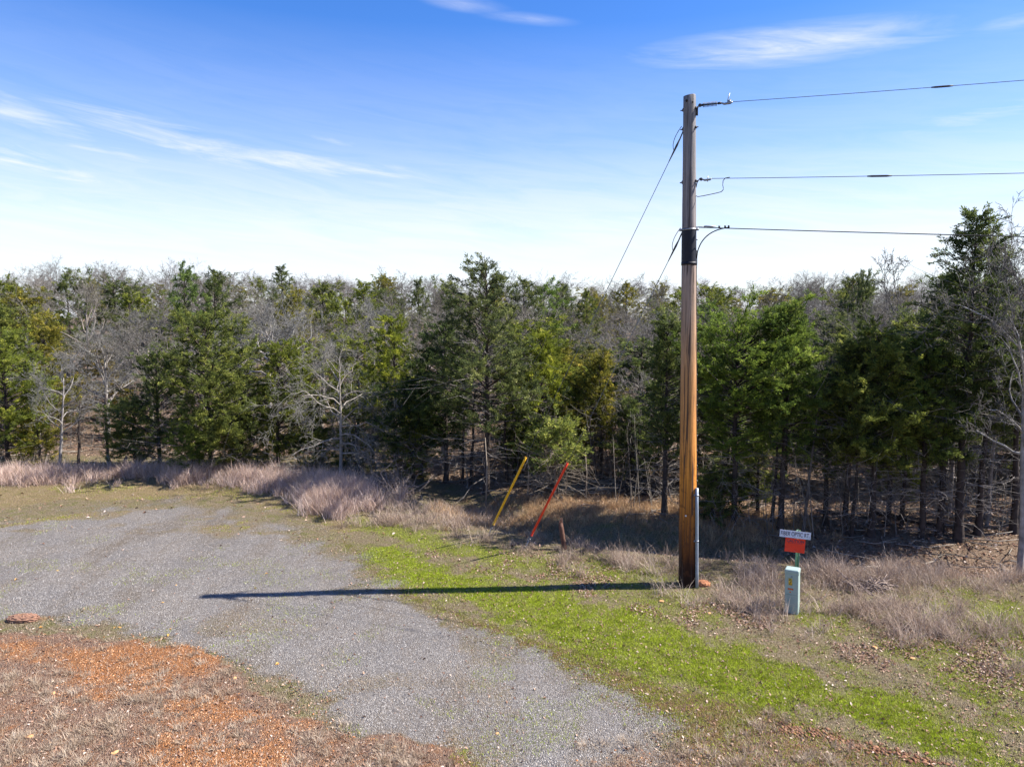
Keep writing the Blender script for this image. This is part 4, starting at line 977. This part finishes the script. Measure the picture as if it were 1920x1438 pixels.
# ------------------------------------------------------------------ lines
def line_pts(p0, px1, py1, rise, L=26):
    """wire leaving p0 along the line's bearing; passes through the photographed direction at the frame edge, then sags on to the next pole"""
    r = ray(px1, py1); k = r.x / r.y                       # x = k*y on the edge
    tt = (k * p0[1] - p0[0]) / (WD[0] - k * WD[1]); e = p0 + WD * tt; e[2] = CAMZ + r.z * (e[1] / r.y)
    s = (e[2] - p0[2]) / tt
    out = []
    for u in np.linspace(0, L, 50): out.append(p0 + WD * u + np.array([0, 0, s * u + rise * u * (u - tt)]))
    return np.array(out)
def build_line(name, label, cat, start_py, p_edge, rise, wire_r, mat, hw):
    z = zp(start_py); a = surf(z, WD, 1.0)
    root = empty(name, a, label, cat, 'lines strung from the utility pole'); h_ = hw(root, a)
    W = line_pts(a + h_, *p_edge, rise); mb = MB(); mb.tube(W - a, wire_r, 6, .5); obj('wire', mb.mesh('wire'), mat, root)
    return root, a, W
def hw_primary(root, a):
    mb = MB(); mb.tube([(0, 0, -.06), WD * .02 + (0, 0, -.03), WD * .07 + (0, 0, .0)], .013, 7, .5); mb.box(WD * .02 + (0, 0, -.10), (.02, .012, .07), [WD, np.cross(WD, (0, 0, 1)), (0, 0, 1)])
    mb.disc(WD * .07, np.cross(WD, (0, 0, 1)), .03, .02, 12); obj('eye_bolt', mb.mesh('eye_bolt'), M_DKST, root)
    mb = MB(); mb.tube([WD * .09, WD * .42], .012, 8, .5)
    for k in range(11): mb.disc(WD * (.13 + .022 * k), WD, .042 if k % 1 == 0 else .03, .007, 16)
    mb.tube([WD * .09, WD * .12], .022, 8, .5); mb.tube([WD * .37, WD * .43], .022, 8, .5)
    obj('insulator', mb.mesh('insulator'), M_POLY, root)
    mb = MB(); q = WD * .43; mb.tube([q, q + WD * .05 + (0, 0, -.02), q + WD * .15 + (0, 0, -.015), q + WD * .19 + (0, 0, .0)], [.012, .02, .022, .012], 8, .5)
    mb.tube([q + WD * .12, q + WD * .11 + (0, 0, .05), q + WD * .135 + (0, 0, .15)], .008, 6, .5); mb.box(q + WD * .13 + (0, 0, .01), (.03, .015, .025), [WD, np.cross(WD, (0, 0, 1)), (0, 0, 1)])
    mb.disc(q + WD * .15 + (0, 0, .035), np.cross(WD, (0, 0, 1)), .014, .03, 6); obj('dead_end_clamp', mb.mesh('dead_end_clamp'), M_STEEL, root)
    return WD * .58
root, a, W = build_line('power_line', 'top power line with ribbed grey insulator on the pole', 'power line', 200, (1920, 151), .0012, .0050, M_ALU, hw_primary)
def sleeve(root, a, W, px, ln, r, mat=M_DKST):
    k = (px - 960) / F / math.cos(PITCH); j = int(np.argmin(np.abs(W[:, 0] / W[:, 1] - k))); c_ = W[j] - a; d = (W[j + 1] - W[j]); d /= np.linalg.norm(d)
    mb = MB(); mb.tube([c_ - d * ln, c_ - d * ln * .6, c_ + d * ln * .6, c_ + d * ln], [r * .6, r, r, r * .6], 8, .5); obj('splice_sleeve', mb.mesh('splice_sleeve'), mat, root)
sleeve(root, a, W, 1745, .15, .016)
def hw_neutral(root, a):
    mb = MB(); mb.tube([(0, 0, -.14), WD * .02 + (0, 0, -.05), WD * .07 + (0, 0, .02), WD * .1 + (0, 0, .0)], .010, 7, .5); mb.disc(WD * .09, np.cross(WD, (0, 0, 1)), .028, .018, 12)
    obj('eye_bolt', mb.mesh('eye_bolt'), M_DKST, root)
    mb = MB(); mb.tube([WD * .1, WD * .15 + (0, 0, -.02), WD * .24 + (0, 0, -.015), WD * .27], [.010, .018, .018, .01], 8, .5); mb.tube([WD * .2 + (0, 0, -.05), WD * .2 + (0, 0, .05)], .008, 6, .5)
    obj('dead_end_clamp', mb.mesh('dead_end_clamp'), M_STEEL, root)
    mb = MB(); pts = [(.0, -.28), (.04, -.30), (.14, -.29), (.34, -.26), (.44, -.24), (.475, -.20), (.46, -.12), (.465, -.05), (.50, -.01), (.58, .0)]
    P_ = [WD * x + np.array([0, 0, z_]) for x, z_ in pts]; Q_ = []
    for i_ in range(len(P_) - 1):
        for u in (0, .33, .66): Q_.append(P_[i_] * (1 - u) + P_[i_ + 1] * u)
    mb.tube(Q_ + [P_[-1]], .007, 6, .5); obj('jumper', mb.mesh('jumper'), M_DKST, root)
    return WD * .26
root, a, W = build_line('neutral_line', 'middle bare power line with a hanging jumper loop by the pole', 'power line', 338, (1920, 325), .0012, .0056, M_ALU, hw_neutral)
sleeve(root, a, W, 1635, .18, .017)
def hw_comm(root, a):
    mb = MB(); mb.tube([(0, 0, 0), WD * .15], .010, 6, .5); mb.tube([WD * .14, WD * .18, WD * .34], [.02, .022, .008], 8, .5); obj('strand_clamp', mb.mesh('strand_clamp'), M_STEEL, root)
    mb = MB()
    for u in (.40, .50, .56): mb.box(WD * u + (0, 0, -.015), (.016, .012, .022), [WD, np.cross(WD, (0, 0, 1)), (0, 0, 1)])
    obj('cable_ties', mb.mesh('cable_ties'), M_CABLE, root)
    mb = MB(); mb.tube(np.vstack([bez(WD * .56 + (0, 0, -.03), WD * .12 + (0, 0, -.06), np.array([.03, -.02, -.44]), 14), [[.02, -.015, -.55]]]), .010, 8, .5); obj('drop_cable', mb.mesh('drop_cable', True), M_CABLE, root)
    return np.zeros(3)
root, a, W = build_line('communication_cable', 'lowest thick black cable leaving the pole above the black wrap', 'cable', 427, (1920, 444), .0010, .0088, M_CABLE, hw_comm)

# ------------------------------------------------------------------ guy wires with coloured markers
def guy(label, pyatt, A, mtop, mat, glabel):
    z = zp(pyatt); d = A - pax(z); d[2] = 0; d /= np.linalg.norm(d); a = surf(z, d, 1.05)
    root = empty('guy_wire', A, label, 'guy wire', 'guy wires of the utility pole'); D = a - A; L = np.linalg.norm(D); D /= L
    mb = MB(); mb.tube([D * .25, a - A], .0060, 6, .5); obj('strand', mb.mesh('strand'), M_GUY, root)
    mb = MB(); mb.tube([a - A - D * .55, a - A - D * .25, a - A - D * .12], [.008, .020, .011], 8, .5); mb.tube([a - A - D * .13, a - A + (0, 0, .02)], .012, 6, .5)
    mb.tube(bez(a - A - D * .35, a - A - D * .2 + (-.14, 0, .02), a - A + (-.03, 0, .10), 8), .006, 5, .5); obj('guy_grip', mb.mesh('guy_grip'), M_DKST, root)
    mb = MB(); mb.tube([-D * .25, D * .22], .011, 7, .5)
    e_ = D * .24; s_ = np.cross(D, (0, 1, 0)); s_ /= np.linalg.norm(s_)
    mb.tube([e_ + s_ * .028 * math.cos(q) + D * .035 * math.sin(q) for q in np.linspace(0, 2 * math.pi, 12)], .009, 6, .5); obj('anchor_rod', mb.mesh('anchor_rod'), M_STEEL, root)
    # length of the marker from the row its top reaches
    lo, hi = .5, L
    for _ in range(40):
        mid = (lo + hi) / 2; q = A + D * mid; v = (q - np.array([0, 0, CAMZ])); yy = v[1] * math.cos(PITCH) - v[2] * math.sin(PITCH); py = 719 - F * (v[1] * math.sin(PITCH) + v[2] * math.cos(PITCH)) / yy
        if py > mtop: lo = mid
        else: hi = mid
    mb = MB(); th = np.linspace(-2.4, 2.4, 13); up_ = np.cross(s_, D); n_ = 16
    us = np.linspace(.36, lo, n_); ro, ri = .025, .020
    Vv = []
    for u in us:
        for rr_ in (ro, ri):
            for q in th: Vv.append(D * u + s_ * rr_ * math.sin(q) + up_ * rr_ * math.cos(q) * -1 )
    m_ = len(th); Qs = []
    for i_ in range(n_ - 1):
        for lay in (0, 1):
            for j_ in range(m_ - 1):
                b0 = (i_ * 2 + lay) * m_ + j_; b1 = ((i_ + 1) * 2 + lay) * m_ + j_; Qs.append((b0, b0 + 1, b1 + 1, b1) if lay == 0 else (b0, b1, b1 + 1, b0 + 1))
        for j_ in (0, m_ - 1):
            b0 = (i_ * 2) * m_ + j_; b1 = ((i_ + 1) * 2) * m_ + j_; Qs.append((b0, b1, b1 + m_, b0 + m_))
    for i_ in (0, n_ - 1):
        for j_ in range(m_ - 1): b0 = i_ * 2 * m_ + j_; Qs.append((b0, b0 + 1, b0 + m_ + 1, b0 + m_))
    mb.raw(Vv, None, Qs); g = obj('guy_guard', mb.mesh('guy_guard'), mat, root); g['label'] = glabel
M_YEL = simple('yellow_plastic', (.80, .42, .02), .4, 0, .12, 10); M_ORR = simple('red_plastic', (.72, .045, .015), .4, 0, .12, 10)
guy('longer guy wire from near the pole top with a yellow marker sleeve', 246, YA, 857, M_YEL, 'yellow plastic marker sleeve')
guy('lower guy wire from the black wrap with a red-orange marker sleeve', 437, RA, 868, M_ORR, 'red-orange plastic marker sleeve')

# ------------------------------------------------------------------ pedestal and fibre sign
p = base_point(1485, 1146); ped = empty('cable_pedestal', p, 'pale green cable pedestal in front of the fibre sign', 'pedestal')
M_PED = simple('pale_green_plastic', (.30, .385, .355), .5, 0, .14, 5)
hh = at(1485, 1066, p.y).z - p.z
def rbox(name, hx, hy, z0, z1, mat, parent, bev=.02, off=(0, 0), seg=3):
    import bmesh
    bm = bmesh.new(); bmesh.ops.create_cube(bm, size=1)
    for v in bm.verts: v.co = Vector((v.co.x * 2 * hx + off[0], v.co.y * 2 * hy + off[1], z0 if v.co.z < 0 else z1))
    bmesh.ops.bevel(bm, geom=bm.edges[:], offset=bev, segments=seg, affect='EDGES', profile=.5)
    me = bpy.data.meshes.new(name); bm.to_mesh(me); bm.free(); return obj(name, me, mat, parent)
ROTP = math.radians(-38)
ped.rotation_euler = (math.radians(1), math.radians(-1.0), ROTP + math.radians(8))
rbox('body', .109, .096, -.1, hh * .93, M_PED, ped, .014)
rbox('cap', .116, .103, hh * .90, hh + .012, M_PED, ped, .022)
mb = MB(); mb.tube([(0, -.093, hh * .38), (0, -.096, hh * .38)], .0, 3, .5) if False else None
def plate(name, x, z, hx, hz, mat, y=-.0985, parent=ped):
    mb = MB(); mb.box((x, y, z), (hx, .0015, hz)); return obj(name, mb.mesh(name), mat, parent)
M_STK = simple('yellow_sticker', (.62, .40, .04), .5, 0, .35, 60); M_STK2 = simple('orange_sticker', (.62, .13, .03), .5, 0, .4, 60)
plate('warning_sticker', -.02, hh * .74, .028, .060, M_STK); s2 = plate('orange_sticker', -.015, hh * .57, .042, .014, M_STK2); plate('small_sticker', -.02, hh * .50, .012, .010, M_STK2)
mb = MB()
for k in range(3):
    mb.box((-.02 + (.008 if k % 2 else -.006), -.1012, hh * .74 + .034 - k * .034), (.013, .0008, .006), [(math.cos(.6), 0, math.sin(.6)), (0, 1, 0), (-math.sin(.6), 0, math.cos(.6))])
obj('sticker_mark', mb.mesh('sticker_mark'), simple('sticker_black', (.03, .03, .03)), ped)
mb = MB(); mb.disc((.0, -.100, hh * .86), (0, 1, 0), .012, .008, 12); obj('lock', mb.mesh('lock'), M_STEEL, ped)
mb = MB(); mb.box((0, -.0972, hh * .44), (.104, .001, .002)); obj('seam', mb.mesh('seam'), simple('seam_shadow_line', (.12, .17, .15)), ped)

sp_ = base_point(1491, 1128); sg = empty('fiber_sign', sp_, 'green post sign with white FIBER OPTIC RT. plate over an orange-red caution plate', 'sign')
M_GPOST = simple('green_post', (.045, .12, .075), .5, .2, .3, 20)
ztop = at(1491, 992, sp_.y).z - sp_.z
mb = MB()
for hx, cx_, cy_ in ((.018, 0, .012), (.0025, -.018, 0), (.0025, .018, 0)): mb.box((cx_, cy_, ztop / 2 - .1), (hx, .0025 if cy_ else .012, ztop / 2 + .09))
for s in (-1, 1): mb.box((s * .027, -.012, ztop / 2 - .1), (.009, .0025, ztop / 2 + .09))
obj('post', mb.mesh('post'), M_GPOST, sg)
YAW = math.radians(-14); ROLL = math.radians(3.0)
def sign_plate(name, px, py, wpx, hpx, mat, dz=-.022):
    c_ = at(px, py, sp_.y - .03) - sp_; e = bpy.data.objects.new(name, None)
    import bmesh
    bm = bmesh.new(); bmesh.ops.create_cube(bm, size=1)
    wm = px2m(wpx, sp_.y) / math.cos(YAW); hm = px2m(hpx, sp_.y) * 1.02
    for v in bm.verts: v.co = Vector((v.co.x * wm, v.co.y * .003, v.co.z * hm))
    me = bpy.data.meshes.new(name); bm.to_mesh(me); bm.free(); o = obj(name, me, mat, sg); o.location = c_; o.rotation_euler = (math.radians(-2), ROLL, YAW)
    return o, wm, hm
def text_on(parent, s, size, mat, x, z, name, sx=1.0, w_=None):
    cu = bpy.data.curves.new('t', 'FONT'); cu.body = s; cu.size = size; cu.align_x = 'CENTER'; cu.align_y = 'CENTER'; cu.extrude = .0004; cu.offset = .0011
    o = bpy.data.objects.new('t', cu); C.objects.link(o); dg = bpy.context.evaluated_depsgraph_get(); me = bpy.data.meshes.new_from_object(o.evaluated_get(dg))
    bpy.data.objects.remove(o); o = obj(name, me, mat, parent); me.materials.clear(); me.materials.append(mat)
    k = 1.0
    if w_:
        xs_ = [v.co.x for v in me.vertices]; k = w_ / (max(xs_) - min(xs_))
    o.rotation_euler = (math.pi / 2, 0, 0); o.scale = (k * sx, 1, 1); o.location = (x, -.0024, z); return o
o, wm, hm = sign_plate('white_plate', 1491, 1002, 54, 13.5, simple('white_sign_paint', (.60, .62, .72), .4, 0, .08, 10))
M_LET = simple('dark_letter_paint', (.035, .03, .07), .5); text_on(o, 'FIBER OPTIC RT.', hm * .82, M_LET, 0, 0, 'lettering', w_=wm * .93)
for xx_ in (-.005,):
    for zz_ in (-.36, .38): mb = MB(); mb.disc((xx_, -.004, zz_ * hm), (0, 1, 0), .006, .006, 8); obj('screw', mb.mesh('screw'), M_STEEL, o)
o, wm, hm = sign_plate('caution_plate', 1490.5, 1022.5, 35, 26, simple('orange_red_sign', (.78, .035, .012), .45, 0, .12, 14))
text_on(o, 'CAUTION', hm * .28, M_LET, 0, hm * .31, 'lettering', w_=wm * .86)
mb = MB()
mb.box((0, -.0022, hm * .16), (wm * .36, .0005, .002)); obj('rule_line', mb.mesh('rule_line'), M_LET, o)
for zz_ in (-.4,): mb = MB(); mb.disc((0, -.004, zz_ * hm), (0, 1, 0), .006, .006, 8); obj('screw', mb.mesh('screw'), M_STEEL, o)
